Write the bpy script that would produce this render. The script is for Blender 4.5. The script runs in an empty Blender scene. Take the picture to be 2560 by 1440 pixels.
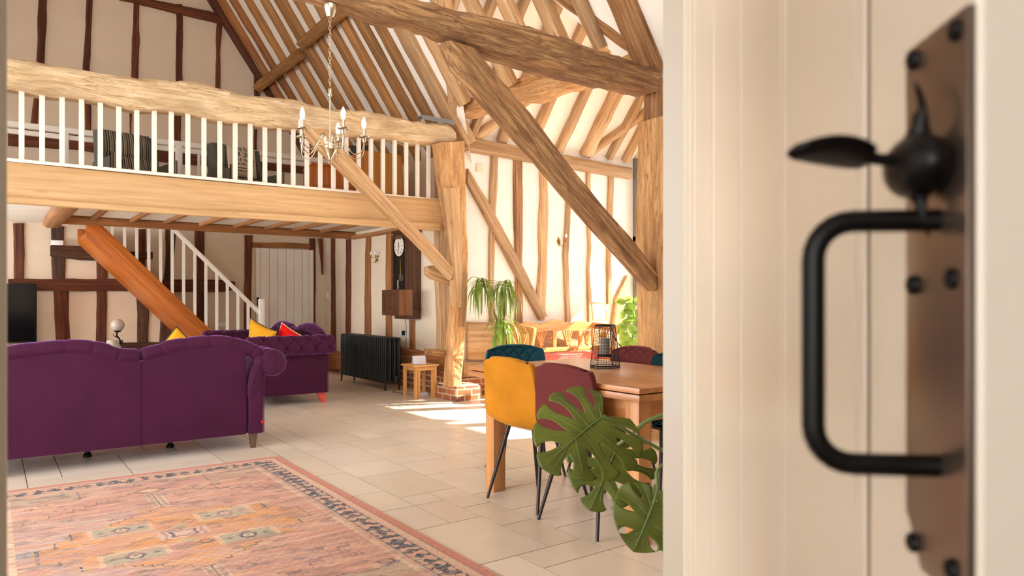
import bpy, bmesh, math, random
import numpy as np
from mathutils import Vector, Matrix, noise
PI = math.pi
C = bpy.context.scene.collection
# ---------------------------------------------------------------- camera model of the place
F = 1792.0; H = 1.2; HZ = 748.0
AL = math.atan2(2456, 1792); CA, SA = math.cos(AL), math.sin(AL)
def ray(px, py):
    a = (px-1280)/F
    return Vector((CA+SA*a, SA-CA*a, (HZ-py)/F))
def on(px, py, X=None, Y=None, Z=None, T=None):
    d = ray(px, py)
    if X is not None: t = X/d.x
    elif Y is not None: t = Y/d.y
    elif Z is not None: t = (Z-H)/d.z
    else: t = T
    return Vector((t*d.x, t*d.y, H+t*d.z))
# ---------------------------------------------------------------- tagging
def tag(o, label=None, cat=None, group=None, kind=None):
    if label: o['label'] = label
    if cat: o['category'] = cat
    if group: o['group'] = group
    if kind: o['kind'] = kind
    return o
def thing(name, label, cat, loc=(0,0,0), rz=0, group=None):
    o = bpy.data.objects.new(name, None); C.objects.link(o)
    o.empty_display_size = .1
    o.location = loc; o.rotation_euler = (0,0,rz)
    return tag(o, label, cat, group)
def dup(root, loc=None, rz=None, label=None, group=None):
    r = root.copy(); C.objects.link(r)
    if loc is not None: r.location = loc
    if rz is not None: r.rotation_euler = (0,0,rz)
    if label: r['label'] = label
    if group: r['group'] = group
    for ch in list(root.children):
        c = ch.copy(); C.objects.link(c); c.parent = r
        for g in list(ch.children):
            d = g.copy(); C.objects.link(d); d.parent = c
    return r
# ---------------------------------------------------------------- mesh builder
class MB:
    def __init__(s): s.v = []; s.f = []; s.c = []
    def add(s, vs, fs, col=None):
        n = len(s.v); s.v += [tuple(v) for v in vs]; s.f += [tuple(i+n for i in f) for f in fs]
        s.c += [col]*len(fs)
        return s
    def box(s, a, b, col=None):
        x0,y0,z0 = [min(a[i],b[i]) for i in range(3)]; x1,y1,z1 = [max(a[i],b[i]) for i in range(3)]
        return s.add([(x0,y0,z0),(x1,y0,z0),(x1,y1,z0),(x0,y1,z0),(x0,y0,z1),(x1,y0,z1),(x1,y1,z1),(x0,y1,z1)],
          [(3,2,1,0),(4,5,6,7),(0,1,5,4),(1,2,6,5),(2,3,7,6),(3,0,4,7)], col)
    def quad(s, *p): return s.add(p, [tuple(range(len(p)))])
    def lathe(s, prof, c=(0,0,0), n=24, axis='Z', caps=True):
        vs = []; fs = []
        for r, z in prof:
            for i in range(n):
                t = 2*PI*i/n; x, y = r*math.cos(t), r*math.sin(t)
                p = (x,y,z) if axis == 'Z' else ((z,x,y) if axis == 'X' else (y,z,x))
                vs.append((p[0]+c[0],p[1]+c[1],p[2]+c[2]))
        for k in range(len(prof)-1):
            for i in range(n):
                j = (i+1)%n; fs.append((k*n+i,k*n+j,(k+1)*n+j,(k+1)*n+i))
        if caps: fs += [tuple(range(n-1,-1,-1)), tuple(range((len(prof)-1)*n, len(prof)*n))]
        return s.add(vs, fs)
    def tube(s, pts, r, n=10, caps=True, flat=1.0, up=(0,0,1)):
        pts = [Vector(p) for p in pts]; m = len(pts)
        rs = r if isinstance(r, (list,tuple)) else [r]*m
        vs = []; fs = []; prev = None
        for k in range(m):
            t = (pts[min(k+1,m-1)]-pts[max(k-1,0)]).normalized()
            if prev is None:
                u = Vector(up); 
                if abs(u.dot(t)) > .95: u = Vector((1,0,0)) if abs(t.x) < .9 else Vector((0,1,0))
                a = (u-t*u.dot(t)).normalized()
            else: a = (prev-t*prev.dot(t)).normalized()
            prev = a; b = t.cross(a)
            for i in range(n):
                w = 2*PI*i/n
                vs.append(pts[k]+a*(rs[k]*math.cos(w)*flat)+b*(rs[k]*math.sin(w)))
        for k in range(m-1):
            for i in range(n):
                j = (i+1)%n; fs.append((k*n+i,k*n+j,(k+1)*n+j,(k+1)*n+i))
        if caps: fs += [tuple(range(n-1,-1,-1)), tuple(range((m-1)*n, m*n))]
        return s.add(vs, fs)
    def prism(s, poly, a, b, axis='Y'):
        # poly: 2D points; extruded from a to b along axis. axis Y -> poly is (x,z); X -> (y,z); Z -> (x,y)
        def P(p, h): return (p[0],h,p[1]) if axis == 'Y' else ((h,p[0],p[1]) if axis == 'X' else (p[0],p[1],h))
        n = len(poly); vs = [P(p,a) for p in poly]+[P(p,b) for p in poly]
        fs = [tuple(range(n)), tuple(range(2*n-1,n-1,-1))]+[(i,n+i,n+(i+1)%n,(i+1)%n) for i in range(n)]
        return s.add(vs, fs)
    def grid(s, rows, closed_u=False):
        m = len(rows); n = len(rows[0]); vs = [p for r in rows for p in r]; fs = []
        for k in range(m-1 if not closed_u else m):
            for i in range(n-1):
                k2 = (k+1)%m; fs.append((k*n+i,k*n+i+1,k2*n+i+1,k2*n+i))
        return s.add(vs, fs)
    def build(s, name, mat, parent=None, smooth=None, bev=0, segs=2, M=None, weld=False, recalc=True):
        bm = bmesh.new(); bv = [bm.verts.new(v) for v in s.v]
        lay = None
        if any(c is not None for c in s.c): lay = bm.loops.layers.float_color.new('Col')
        for f, c in zip(s.f, s.c):
            try: fa = bm.faces.new([bv[i] for i in f])
            except ValueError: continue
            if lay is not None and c is not None:
                for l in fa.loops: l[lay] = (*c[:3], 1)
        if weld: bmesh.ops.remove_doubles(bm, verts=bm.verts, dist=1e-5)
        if recalc: bmesh.ops.recalc_face_normals(bm, faces=bm.faces)
        if bev:
            es = [e for e in bm.edges if len(e.link_faces) == 2 and e.calc_face_angle(0) > .6]
            bmesh.ops.bevel(bm, geom=es, offset=bev, segments=segs, affect='EDGES', profile=.6, clamp_overlap=True)
        if M is not None:
            bmesh.ops.transform(bm, matrix=M.inverted(), verts=bm.verts)
        me = bpy.data.meshes.new(name); bm.to_mesh(me); bm.free()
        if smooth is None: smooth = 40
        if smooth:
            me.shade_smooth(); me.set_sharp_from_angle(angle=math.radians(smooth))
        if mat: me.materials.append(mat)
        o = bpy.data.objects.new(name, me); C.objects.link(o)
        if parent is not None: o.parent = parent
        if M is not None: o.matrix_local = M
        return o
def catmull(pts, n):
    P = [Vector(p) for p in pts]
    if len(P) == 2: return [P[0].lerp(P[1], i/n) for i in range(n+1)]
    P = [P[0]*2-P[1]]+P+[P[-1]*2-P[-2]]; out = []; segs = len(P)-3
    for i in range(n+1):
        u = i/n*segs; k = min(int(u), segs-1); t = u-k
        a,b,c,d = P[k],P[k+1],P[k+2],P[k+3]
        out.append(.5*((2*b)+(c-a)*t+(2*a-5*b+4*c-d)*t*t+(3*b-a-3*c+d)*t**3))
    return out
def axes(x, zhint=(0,0,1)):
    x = Vector(x).normalized(); z = Vector(zhint); z = (z-x*z.dot(x))
    if z.length < 1e-4: z = Vector((0,1,0))
    z.normalize(); y = z.cross(x)
    return x, y, z
def frame(o, x, y, z):
    return Matrix(((x.x,y.x,z.x,o.x),(x.y,y.y,z.y,o.y),(x.z,y.z,z.z,o.z),(0,0,0,1)))
# ---------------------------------------------------------------- materials
def new_mat(name):
    m = bpy.data.materials.new(name); m.use_nodes = True
    nt = m.node_tree; bs = nt.nodes['Principled BSDF']
    return m, nt, bs
def N(nt, t, **k):
    n = nt.nodes.new(t)
    for a, b in k.items():
        if a in n.inputs.keys(): n.inputs[a].default_value = b
        else: setattr(n, a, b)
    return n
def L(nt, a, b): nt.links.new(a, b)
def lin(c):
    return tuple(((v/255)/12.92 if v/255 <= .04045 else ((v/255+.055)/1.055)**2.4) for v in c)
def ramp(nt, stops):
    r = N(nt, 'ShaderNodeValToRGB'); e = r.color_ramp.elements
    while len(e) < len(stops): e.new(.5)
    for q, (p, c) in zip(e, stops): q.position = p; q.color = (*c[:3], 1)
    return r
def simple(name, col, rough=.5, metal=0, **kw):
    m, nt, bs = new_mat(name)
    bs.inputs['Base Color'].default_value = (*lin(col), 1); bs.inputs['Roughness'].default_value = rough
    bs.inputs['Metallic'].default_value = metal
    for k, v in kw.items(): bs.inputs[k.replace('_',' ')].default_value = v
    return m
def coords(nt, rnd=True, scale=(1,1,1)):
    tc = N(nt, 'ShaderNodeTexCoord'); mp = N(nt, 'ShaderNodeMapping'); mp.inputs['Scale'].default_value = scale
    if rnd:
        oi = N(nt, 'ShaderNodeObjectInfo'); mu = N(nt, 'ShaderNodeMath', operation='MULTIPLY'); mu.inputs[1].default_value = 37.0
        L(nt, oi.outputs['Random'], mu.inputs[0])
        cb = N(nt, 'ShaderNodeCombineXYZ'); 
        for i in range(3): L(nt, mu.outputs[0], cb.inputs[i])
        va = N(nt, 'ShaderNodeVectorMath', operation='ADD'); L(nt, tc.outputs['Object'], va.inputs[0]); L(nt, cb.outputs[0], va.inputs[1])
        L(nt, va.outputs[0], mp.inputs['Vector'])
    else: L(nt, tc.outputs['Object'], mp.inputs['Vector'])
    return mp.outputs['Vector']
def wood(name, dark, mid, light, axis='X', grain=1.0, crack=.0, rough=.7, bump=.3, patch=.35, var=.25, coat=0):
    """grain runs along the given local axis"""
    m, nt, bs = new_mat(name)
    k = {'X':(.8,17,17),'Y':(17,.8,17),'Z':(17,17,.8)}[axis]
    v = coords(nt, True, tuple(q*grain for q in k))
    n1 = N(nt, 'ShaderNodeTexNoise', Scale=1.6, Detail=7, Roughness=.6, Distortion=.12); L(nt, v, n1.inputs['Vector'])
    r1 = ramp(nt, [(.28, lin(dark)), (.5, lin(mid)), (.72, lin(light))]); L(nt, n1.outputs['Fac'], r1.inputs['Fac'])
    v2 = coords(nt, True, tuple(q*.12+.8 for q in k))
    n2 = N(nt, 'ShaderNodeTexNoise', Scale=1.1, Detail=4, Roughness=.6); L(nt, v2, n2.inputs['Vector'])
    r2 = ramp(nt, [(.3, (1-patch,)*3), (.6, (1,1,1))]); L(nt, n2.outputs['Fac'], r2.inputs['Fac'])
    mx = N(nt, 'ShaderNodeMix', data_type='RGBA', blend_type='MULTIPLY'); mx.inputs['Factor'].default_value = 1
    L(nt, r1.outputs['Color'], mx.inputs['A']); L(nt, r2.outputs['Color'], mx.inputs['B'])
    vf = coords(nt, True, tuple((q*grain*1.6 if q < 3 else q*grain*3.6) for q in k))
    nf = N(nt, 'ShaderNodeTexNoise', Scale=2.2, Detail=5, Roughness=.7); L(nt, vf, nf.inputs['Vector'])
    rf = ramp(nt, [(.34, (.74,.70,.66)), (.56, (1,1,1)), (.7, (1.06,1.05,1.04))]); L(nt, nf.outputs['Fac'], rf.inputs['Fac'])
    mf = N(nt, 'ShaderNodeMix', data_type='RGBA', blend_type='MULTIPLY'); mf.inputs['Factor'].default_value = min(1, .35+crack)
    L(nt, mx.outputs['Result'], mf.inputs['A']); L(nt, rf.outputs['Color'], mf.inputs['B'])
    vk = coords(nt, True, tuple((1.1 if q < 3 else 4.2) for q in k))
    vo = N(nt, 'ShaderNodeTexVoronoi', Scale=1.5); L(nt, vk, vo.inputs['Vector'])
    rk = ramp(nt, [(.03, (.30,.20,.13)), (.075, (.78,.70,.62)), (.12, (1,1,1))]); L(nt, vo.outputs['Distance'], rk.inputs['Fac'])
    mk = N(nt, 'ShaderNodeMix', data_type='RGBA', blend_type='MULTIPLY'); mk.inputs['Factor'].default_value = .25+crack
    L(nt, mf.outputs['Result'], mk.inputs['A']); L(nt, rk.outputs['Color'], mk.inputs['B'])
    ah = N(nt, 'ShaderNodeMath', operation='ADD'); L(nt, n1.outputs['Fac'], ah.inputs[0]); L(nt, nf.outputs['Fac'], ah.inputs[1])
    out = mk.outputs['Result']; h = ah.outputs[0]
    if crack:
        v3 = coords(nt, True, tuple((q*.35 if q < 3 else q*.9) for q in k))
        n3 = N(nt, 'ShaderNodeTexNoise', Scale=2.2, Detail=3, Roughness=.5, Distortion=.3); L(nt, v3, n3.inputs['Vector'])
        ab = N(nt, 'ShaderNodeMath', operation='SUBTRACT'); ab.inputs[1].default_value = .5; L(nt, n3.outputs['Fac'], ab.inputs[0])
        a2 = N(nt, 'ShaderNodeMath', operation='ABSOLUTE'); L(nt, ab.outputs[0], a2.inputs[0])
        r3 = ramp(nt, [(.0, (1-crack,)*3), (.012, (1,1,1))]); L(nt, a2.outputs[0], r3.inputs['Fac'])
        # only some of the checks open up
        n4 = N(nt, 'ShaderNodeTexNoise', Scale=1.3, Detail=1); L(nt, v2, n4.inputs['Vector'])
        r4 = ramp(nt, [(.5, (0,0,0)), (.58, (1,1,1))]); L(nt, n4.outputs['Fac'], r4.inputs['Fac'])
        m2 = N(nt, 'ShaderNodeMix', data_type='RGBA', blend_type='MULTIPLY')
        L(nt, r4.outputs['Color'], m2.inputs['Factor']); L(nt, out, m2.inputs['A']); L(nt, r3.outputs['Color'], m2.inputs['B'])
        out = m2.outputs['Result']
    oi = N(nt, 'ShaderNodeObjectInfo'); mr = N(nt, 'ShaderNodeMapRange'); mr.inputs['To Min'].default_value = 1-var; mr.inputs['To Max'].default_value = 1+var*.4
    L(nt, oi.outputs['Random'], mr.inputs['Value'])
    hs = N(nt, 'ShaderNodeHueSaturation'); L(nt, out, hs.inputs['Color']); L(nt, mr.outputs[0], hs.inputs['Value'])
    L(nt, hs.outputs['Color'], bs.inputs['Base Color'])
    bs.inputs['Roughness'].default_value = rough
    if coat: bs.inputs['Coat Weight'].default_value = coat; bs.inputs['Coat Roughness'].default_value = .25
    if bump:
        bp = N(nt, 'ShaderNodeBump', Strength=bump, Distance=.02); L(nt, h, bp.inputs['Height']); L(nt, bp.outputs['Normal'], bs.inputs['Normal'])
    return m
def gnarly(name, cols, bump=.8, rough=.85):
    m, nt, bs = new_mat(name)
    v = coords(nt, True, (1.3,11,11))
    n1 = N(nt, 'ShaderNodeTexNoise', Scale=2.0, Detail=10, Roughness=.72, Distortion=.35); L(nt, v, n1.inputs['Vector'])
    r1 = ramp(nt, [(.25, lin(cols[0])), (.47, lin(cols[1])), (.62, lin(cols[2])), (.78, lin(cols[3]))]); L(nt, n1.outputs['Fac'], r1.inputs['Fac'])
    v2 = coords(nt, True, (1.2,3,3))
    n2 = N(nt, 'ShaderNodeTexNoise', Scale=1.5, Detail=5, Roughness=.6, Distortion=.8); L(nt, v2, n2.inputs['Vector'])
    r2 = ramp(nt, [(.32, (.62,.58,.54)), (.52, (1,1,1))]); L(nt, n2.outputs['Fac'], r2.inputs['Fac'])
    mx = N(nt, 'ShaderNodeMix', data_type='RGBA', blend_type='MULTIPLY'); mx.inputs['Factor'].default_value = .8
    L(nt, r1.outputs['Color'], mx.inputs['A']); L(nt, r2.outputs['Color'], mx.inputs['B'])
    vo = N(nt, 'ShaderNodeTexVoronoi', Scale=5.5); vo.feature = 'F1'; L(nt, v2, vo.inputs['Vector'])
    r3 = ramp(nt, [(.035, (.22,.13,.07)), (.06, (1,1,1))]); L(nt, vo.outputs['Distance'], r3.inputs['Fac'])
    m3 = N(nt, 'ShaderNodeMix', data_type='RGBA', blend_type='MULTIPLY'); m3.inputs['Factor'].default_value = .8
    L(nt, mx.outputs['Result'], m3.inputs['A']); L(nt, r3.outputs['Color'], m3.inputs['B'])
    vc = coords(nt, True, (1.1,11,11))
    nc = N(nt, 'ShaderNodeTexNoise', Scale=2.2, Detail=6, Roughness=.62, Distortion=.5); L(nt, vc, nc.inputs['Vector'])
    sb = N(nt, 'ShaderNodeMath', operation='SUBTRACT'); sb.inputs[1].default_value = .5; L(nt, nc.outputs['Fac'], sb.inputs[0])
    ab = N(nt, 'ShaderNodeMath', operation='ABSOLUTE'); L(nt, sb.outputs[0], ab.inputs[0])
    rc = ramp(nt, [(.0, (.42,.32,.24)), (.012, (.8,.74,.68)), (.03, (1,1,1))]); L(nt, ab.outputs[0], rc.inputs['Fac'])
    ms = ramp(nt, [(.42, (0,0,0)), (.6, (1,1,1))]); L(nt, n2.outputs['Fac'], ms.inputs['Fac'])
    m4 = N(nt, 'ShaderNodeMix', data_type='RGBA', blend_type='MULTIPLY'); L(nt, ms.outputs['Color'], m4.inputs['Factor']); L(nt, m3.outputs['Result'], m4.inputs['A']); L(nt, rc.outputs['Color'], m4.inputs['B'])
    L(nt, m4.outputs['Result'], bs.inputs['Base Color']); bs.inputs['Roughness'].default_value = rough
    a0 = N(nt, 'ShaderNodeMath', operation='MINIMUM'); a0.inputs[1].default_value = .06; L(nt, ab.outputs[0], a0.inputs[0])
    a1 = N(nt, 'ShaderNodeMath', operation='MULTIPLY_ADD'); a1.inputs[1].default_value = 9.0; L(nt, a0.outputs[0], a1.inputs[0]); L(nt, n1.outputs['Fac'], a1.inputs[2])
    ad = N(nt, 'ShaderNodeMath', operation='ADD'); L(nt, a1.outputs[0], ad.inputs[0]); L(nt, n2.outputs['Fac'], ad.inputs[1])
    bp = N(nt, 'ShaderNodeBump', Strength=bump, Distance=.035); L(nt, ad.outputs[0], bp.inputs['Height']); L(nt, bp.outputs['Normal'], bs.inputs['Normal'])
    return m
def plaster(name, col, bump=.15):
    m, nt, bs = new_mat(name); v = coords(nt, False)
    n = N(nt, 'ShaderNodeTexNoise', Scale=3.0, Detail=6, Roughness=.6); L(nt, v, n.inputs['Vector'])
    c = lin(col); r = ramp(nt, [(.3, tuple(q*.93 for q in c)), (.7, c)]); L(nt, n.outputs['Fac'], r.inputs['Fac'])
    L(nt, r.outputs['Color'], bs.inputs['Base Color']); bs.inputs['Roughness'].default_value = .9
    bp = N(nt, 'ShaderNodeBump', Strength=bump, Distance=.03); L(nt, n.outputs['Fac'], bp.inputs['Height']); L(nt, bp.outputs['Normal'], bs.inputs['Normal'])
    return m
def velvet(name, col, sheen=.6, tint=None, rough=.75, nap=.12):
    m, nt, bs = new_mat(name); v = coords(nt, True)
    n = N(nt, 'ShaderNodeTexNoise', Scale=3.5, Detail=5, Roughness=.6); L(nt, v, n.inputs['Vector'])
    c = lin(col); r = ramp(nt, [(.3, tuple(q*(1-nap*1.6) for q in c)), (.7, tuple(min(1,q*(1+nap)) for q in c))]); L(nt, n.outputs['Fac'], r.inputs['Fac'])
    L(nt, r.outputs['Color'], bs.inputs['Base Color']); bs.inputs['Roughness'].default_value = rough
    bs.inputs['Specular IOR Level'].default_value = .15
    bs.inputs['Sheen Weight'].default_value = sheen; bs.inputs['Sheen Roughness'].default_value = .35
    bs.inputs['Sheen Tint'].default_value = (*lin(tint or col), 1)
    n2 = N(nt, 'ShaderNodeTexNoise', Scale=400.0, Detail=1); L(nt, v, n2.inputs['Vector'])
    bp = N(nt, 'ShaderNodeBump', Strength=.12, Distance=.002); L(nt, n2.outputs['Fac'], bp.inputs['Height']); L(nt, bp.outputs['Normal'], bs.inputs['Normal'])
    return m
def brick(name):
    m, nt, bs = new_mat(name); v = coords(nt, False)
    # pick the horizontal coordinate from x+y so it runs round the corner
    sp = N(nt, 'ShaderNodeSeparateXYZ'); L(nt, v, sp.inputs[0])
    ad = N(nt, 'ShaderNodeMath', operation='ADD'); L(nt, sp.outputs[0], ad.inputs[0]); L(nt, sp.outputs[1], ad.inputs[1])
    cb = N(nt, 'ShaderNodeCombineXYZ'); L(nt, ad.outputs[0], cb.inputs[0]); L(nt, sp.outputs[2], cb.inputs[1])
    nz = N(nt, 'ShaderNodeTexNoise', Scale=9.0, Detail=3); L(nt, v, nz.inputs['Vector'])
    va = N(nt, 'ShaderNodeVectorMath', operation='MULTIPLY_ADD'); L(nt, nz.outputs['Color'], va.inputs[0]); va.inputs[1].default_value = (.012,.012,0); L(nt, cb.outputs[0], va.inputs[2])
    b = N(nt, 'ShaderNodeTexBrick'); L(nt, va.outputs[0], b.inputs['Vector'])
    b.inputs['Scale'].default_value = 1; b.inputs['Brick Width'].default_value = .2; b.inputs['Row Height'].default_value = .072
    b.inputs['Mortar Size'].default_value = .012; b.inputs['Mortar Smooth'].default_value = .25; b.inputs['Bias'].default_value = -.1
    b.inputs['Color1'].default_value = (*lin((188,108,68)),1); b.inputs['Color2'].default_value = (*lin((134,86,68)),1); b.inputs['Mortar'].default_value = (*lin((214,182,146)),1)
    n2 = N(nt, 'ShaderNodeTexNoise', Scale=22, Detail=5); L(nt, v, n2.inputs['Vector'])
    r = ramp(nt, [(.35,(.72,.7,.68)),(.65,(1.0,1.0,1.0))]); L(nt, n2.outputs['Fac'], r.inputs['Fac'])
    mx = N(nt, 'ShaderNodeMix', data_type='RGBA', blend_type='MULTIPLY'); mx.inputs['Factor'].default_value = .8
    L(nt, b.outputs['Color'], mx.inputs['A']); L(nt, r.outputs['Color'], mx.inputs['B']); L(nt, mx.outputs['Result'], bs.inputs['Base Color'])
    bs.inputs['Roughness'].default_value = .9
    iv = N(nt, 'ShaderNodeMath', operation='SUBTRACT'); iv.inputs[0].default_value = 1; L(nt, b.outputs['Fac'], iv.inputs[1])
    bp = N(nt, 'ShaderNodeBump', Strength=.9, Distance=.012); L(nt, iv.outputs[0], bp.inputs['Height']); L(nt, bp.outputs['Normal'], bs.inputs['Normal'])
    return m
def vcol(name, rough=.4, fiber=0, bump=0, coat=0, mottle=0):
    m, nt, bs = new_mat(name); a = N(nt, 'ShaderNodeVertexColor'); a.layer_name = 'Col'; out = a.outputs['Color']
    v = coords(nt, False)
    if mottle:
        n = N(nt, 'ShaderNodeTexNoise', Scale=3.2, Detail=7, Roughness=.65, Distortion=.8); L(nt, v, n.inputs['Vector'])
        r = ramp(nt, [(.3,(1-mottle,1-mottle*1.15,1-mottle*1.3)),(.7,(1,1,1))]); L(nt, n.outputs['Fac'], r.inputs['Fac'])
        mx = N(nt, 'ShaderNodeMix', data_type='RGBA', blend_type='MULTIPLY'); mx.inputs['Factor'].default_value = 1
        L(nt, out, mx.inputs['A']); L(nt, r.outputs['Color'], mx.inputs['B']); out = mx.outputs['Result']
    if fiber:
        n = N(nt, 'ShaderNodeTexNoise', Scale=260.0, Detail=3, Roughness=.8); L(nt, v, n.inputs['Vector'])
        r = ramp(nt, [(.3,(1-fiber,)*3),(.7,(1,1,1))]); L(nt, n.outputs['Fac'], r.inputs['Fac'])
        mx = N(nt, 'ShaderNodeMix', data_type='RGBA', blend_type='MULTIPLY'); mx.inputs['Factor'].default_value = 1
        L(nt, out, mx.inputs['A']); L(nt, r.outputs['Color'], mx.inputs['B']); out = mx.outputs['Result']
        bp = N(nt, 'ShaderNodeBump', Strength=.5, Distance=.003); L(nt, n.outputs['Fac'], bp.inputs['Height']); L(nt, bp.outputs['Normal'], bs.inputs['Normal'])
    L(nt, out, bs.inputs['Base Color']); bs.inputs['Roughness'].default_value = rough
    return m
def striped(name, cols, width=.016, axis=0):
    m, nt, bs = new_mat(name); v = coords(nt, False)
    sp = N(nt, 'ShaderNodeSeparateXYZ'); L(nt, v, sp.inputs[0])
    d = N(nt, 'ShaderNodeMath', operation='DIVIDE'); d.inputs[1].default_value = width*len(cols); L(nt, sp.outputs[axis], d.inputs[0])
    fr = N(nt, 'ShaderNodeMath', operation='FRACT'); L(nt, d.outputs[0], fr.inputs[0])
    r = ramp(nt, [(i/len(cols), lin(c)) for i, c in enumerate(cols)]); r.color_ramp.interpolation = 'CONSTANT'; L(nt, fr.outputs[0], r.inputs['Fac'])
    L(nt, r.outputs['Color'], bs.inputs['Base Color']); bs.inputs['Roughness'].default_value = .9
    return m
def glass_mat(name, op=.08, tint=(1,1,1)):
    m, nt, bs = new_mat(name); nt.nodes.remove(bs)
    out = nt.nodes['Material Output']; t = N(nt, 'ShaderNodeBsdfTransparent'); t.inputs[0].default_value = (*tint,1); g = N(nt, 'ShaderNodeBsdfGlossy'); g.inputs['Roughness'].default_value = .02
    f = N(nt, 'ShaderNodeFresnel'); f.inputs['IOR'].default_value = 1.35
    x = N(nt, 'ShaderNodeMixShader'); L(nt, f.outputs[0], x.inputs[0]); L(nt, t.outputs[0], x.inputs[1]); L(nt, g.outputs[0], x.inputs[2]); L(nt, x.outputs[0], out.inputs['Surface'])
    return m
M = {}
M['plaster'] = plaster('lime_plaster', (236,218,192))
M['plaster2'] = plaster('porch_plaster', (240,234,226))
M['ceil'] = plaster('ceiling_plaster', (248,242,230), .05)
M['old'] = wood('old_oak', (96,62,34), (168,118,72), (206,160,108), crack=.6, bump=.5)
M['honey'] = wood('honey_oak', (166,122,80), (204,160,112), (224,190,148), crack=.45, bump=.4, patch=.25)
M['rafter'] = wood('rafter_oak', (148,94,44), (192,136,76), (214,162,102), crack=.5, bump=.4, patch=.3)
M['dark'] = wood('dark_stained_oak', (72,34,16), (122,62,30), (156,88,44), crack=.6, bump=.5, patch=.4)
M['dark2'] = wood('very_dark_oak', (58,34,20), (96,60,36), (132,88,52), crack=.7, bump=.6, patch=.45)
M['tan'] = wood('tan_stud_oak', (140,84,40), (176,114,62), (200,142,86), crack=.4, bump=.4)
M['tie'] = gnarly('weathered_tie_oak', ((190,150,104),(230,196,150),(242,214,174),(250,232,202)), bump=.55)
M['tie2'] = gnarly('brown_tie_oak', ((124,84,50),(182,130,82),(204,158,106),(222,184,136)))
M['post'] = gnarly('worn_post_oak', ((164,106,54),(208,154,98),(226,180,126),(236,204,160)), bump=.5)
M['fascia'] = wood('planed_pale_pine', (194,150,98), (210,168,116), (220,180,130), bump=.12, patch=.12, var=.08, rough=.55)
M['joist'] = wood('joist_pine', (150,96,52), (186,128,76), (206,150,96), bump=.2, patch=.25)
M['string'] = wood('orange_pine', (170,84,22), (206,112,34), (222,134,48), bump=.1, patch=.25, rough=.45, var=.05)
M['tableX'] = wood('waxed_oak_x', (170,108,58), (198,132,76), (212,152,96), 'X', bump=.05, patch=.15, rough=.32, var=.06, coat=.3)
M['tableY'] = wood('waxed_oak_y', (170,108,58), (198,132,76), (212,152,96), 'Y', bump=.05, patch=.15, rough=.32, var=.06, coat=.3)
M['tableZ'] = wood('waxed_oak_z', (182,118,64), (206,146,90), (218,162,106), 'Z', bump=.05, patch=.12, rough=.4, var=.06)
M['pineX'] = wood('pine_x', (196,132,66), (222,162,92), (234,182,116), 'X', bump=.05, patch=.12, rough=.45, var=.05)
M['pineZ'] = wood('pine_z', (196,132,66), (222,162,92), (234,182,116), 'Z', bump=.05, patch=.12, rough=.45, var=.05)
M['orangeZ'] = wood('orange_veneer', (168,86,24), (198,112,38), (214,134,56), 'Z', bump=.03, patch=.1, rough=.4, var=.04)
M['paleZ'] = wood('pale_veneer', (206,136,58), (222,156,76), (230,170,92), 'Z', bump=.03, patch=.1, rough=.4, var=.04)
M['walnut'] = wood('walnut_case', (58,30,16), (88,48,26), (116,68,38), 'Z', bump=.05, patch=.2, rough=.35, var=.05, coat=.4)
M['walnut2'] = wood('lighter_walnut', (104,62,36), (134,86,54), (156,106,70), 'Z', bump=.05, patch=.2, rough=.4, var=.05, coat=.3)
M['white'] = simple('white_gloss_paint', (238,228,212), .35)
M['door'] = simple('cream_door_paint', (212,198,178), .3, Coat_Weight=.4, Coat_Roughness=.3)
M['frame'] = simple('door_frame_paint', (166,152,134), .4)
M['doorback'] = simple('cream_plank_paint', (250,244,232), .5)
M['iron'] = simple('black_iron', (16,12,10), .4, .6)
M['plate'] = simple('aged_iron_plate', (132,114,100), .3, .9)
M['steel'] = simple('brushed_nickel', (196,180,152), .28, 1.0)
M['brass'] = simple('antique_brass', (160,122,62), .3, 1.0)
M['bulb'] = simple('white_bulb', (250,250,248), .25)
M['legm'] = simple('dark_metal_leg', (64,56,52), .4, .7)
M['rad'] = simple('charcoal_radiator', (30,31,28), .42, .2)
M['grey'] = simple('grey_window_frame', (120,120,116), .5)
M['glass'] = glass_mat('clear_glass')
M['black'] = simple('black_plastic', (10,10,10), .3)
M['screen'] = simple('dark_screen', (4,4,5), .12)
M['purple'] = velvet('purple_velvet', (66,21,48), .85, (190,130,210))
M['plum'] = velvet('plum_velvet', (52,14,28), .2, (120,50,80))
M['mustard'] = velvet('mustard_velvet', (196,126,26), .4, (255,210,120))
M['maroon'] = velvet('maroon_velvet', (102,44,42), .4, (190,110,110))
M['teal'] = velvet('teal_velvet', (22,62,72), .4, (80,130,140))
M['yellow'] = velvet('yellow_cushion', (222,158,30), .3, (255,220,130))
M['red'] = velvet('red_cushion', (226,26,18), .2, (255,90,70))
M['cream'] = simple('cream_piping', (220,200,150), .8)
M['dpiping'] = simple('dark_piping', (60,50,44), .8)
M['sofaleg'] = simple('dark_sofa_leg', (92,66,52), .4)
M['redleg'] = simple('salmon_red_leg', (214,78,66), .5)
M['brick'] = brick('old_red_brick')
M['mortar'] = simple('lime_mortar', (222,196,166), .9)
M['tile'] = vcol('travertine_tile', .3, mottle=.1)
M['grout'] = simple('brown_grout', (128,92,60), .9)
M['rug'] = vcol('woven_rug', .95, fiber=.28)
M['cardboard'] = simple('white_card', (226,224,228), .5)
M['wirem'] = simple('black_wire', (28,20,16), .5, .3)
M['candle'] = simple('grey_candle', (150,142,132), .6)
M['stripe'] = striped('striped_upholstery', [(48,40,34),(150,140,120),(34,26,22),(168,158,136),(104,94,80),(150,140,120)], .013)
M['charfab'] = velvet('charcoal_fabric', (104,102,92), .2, (150,150,140))
M['check'] = None
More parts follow.
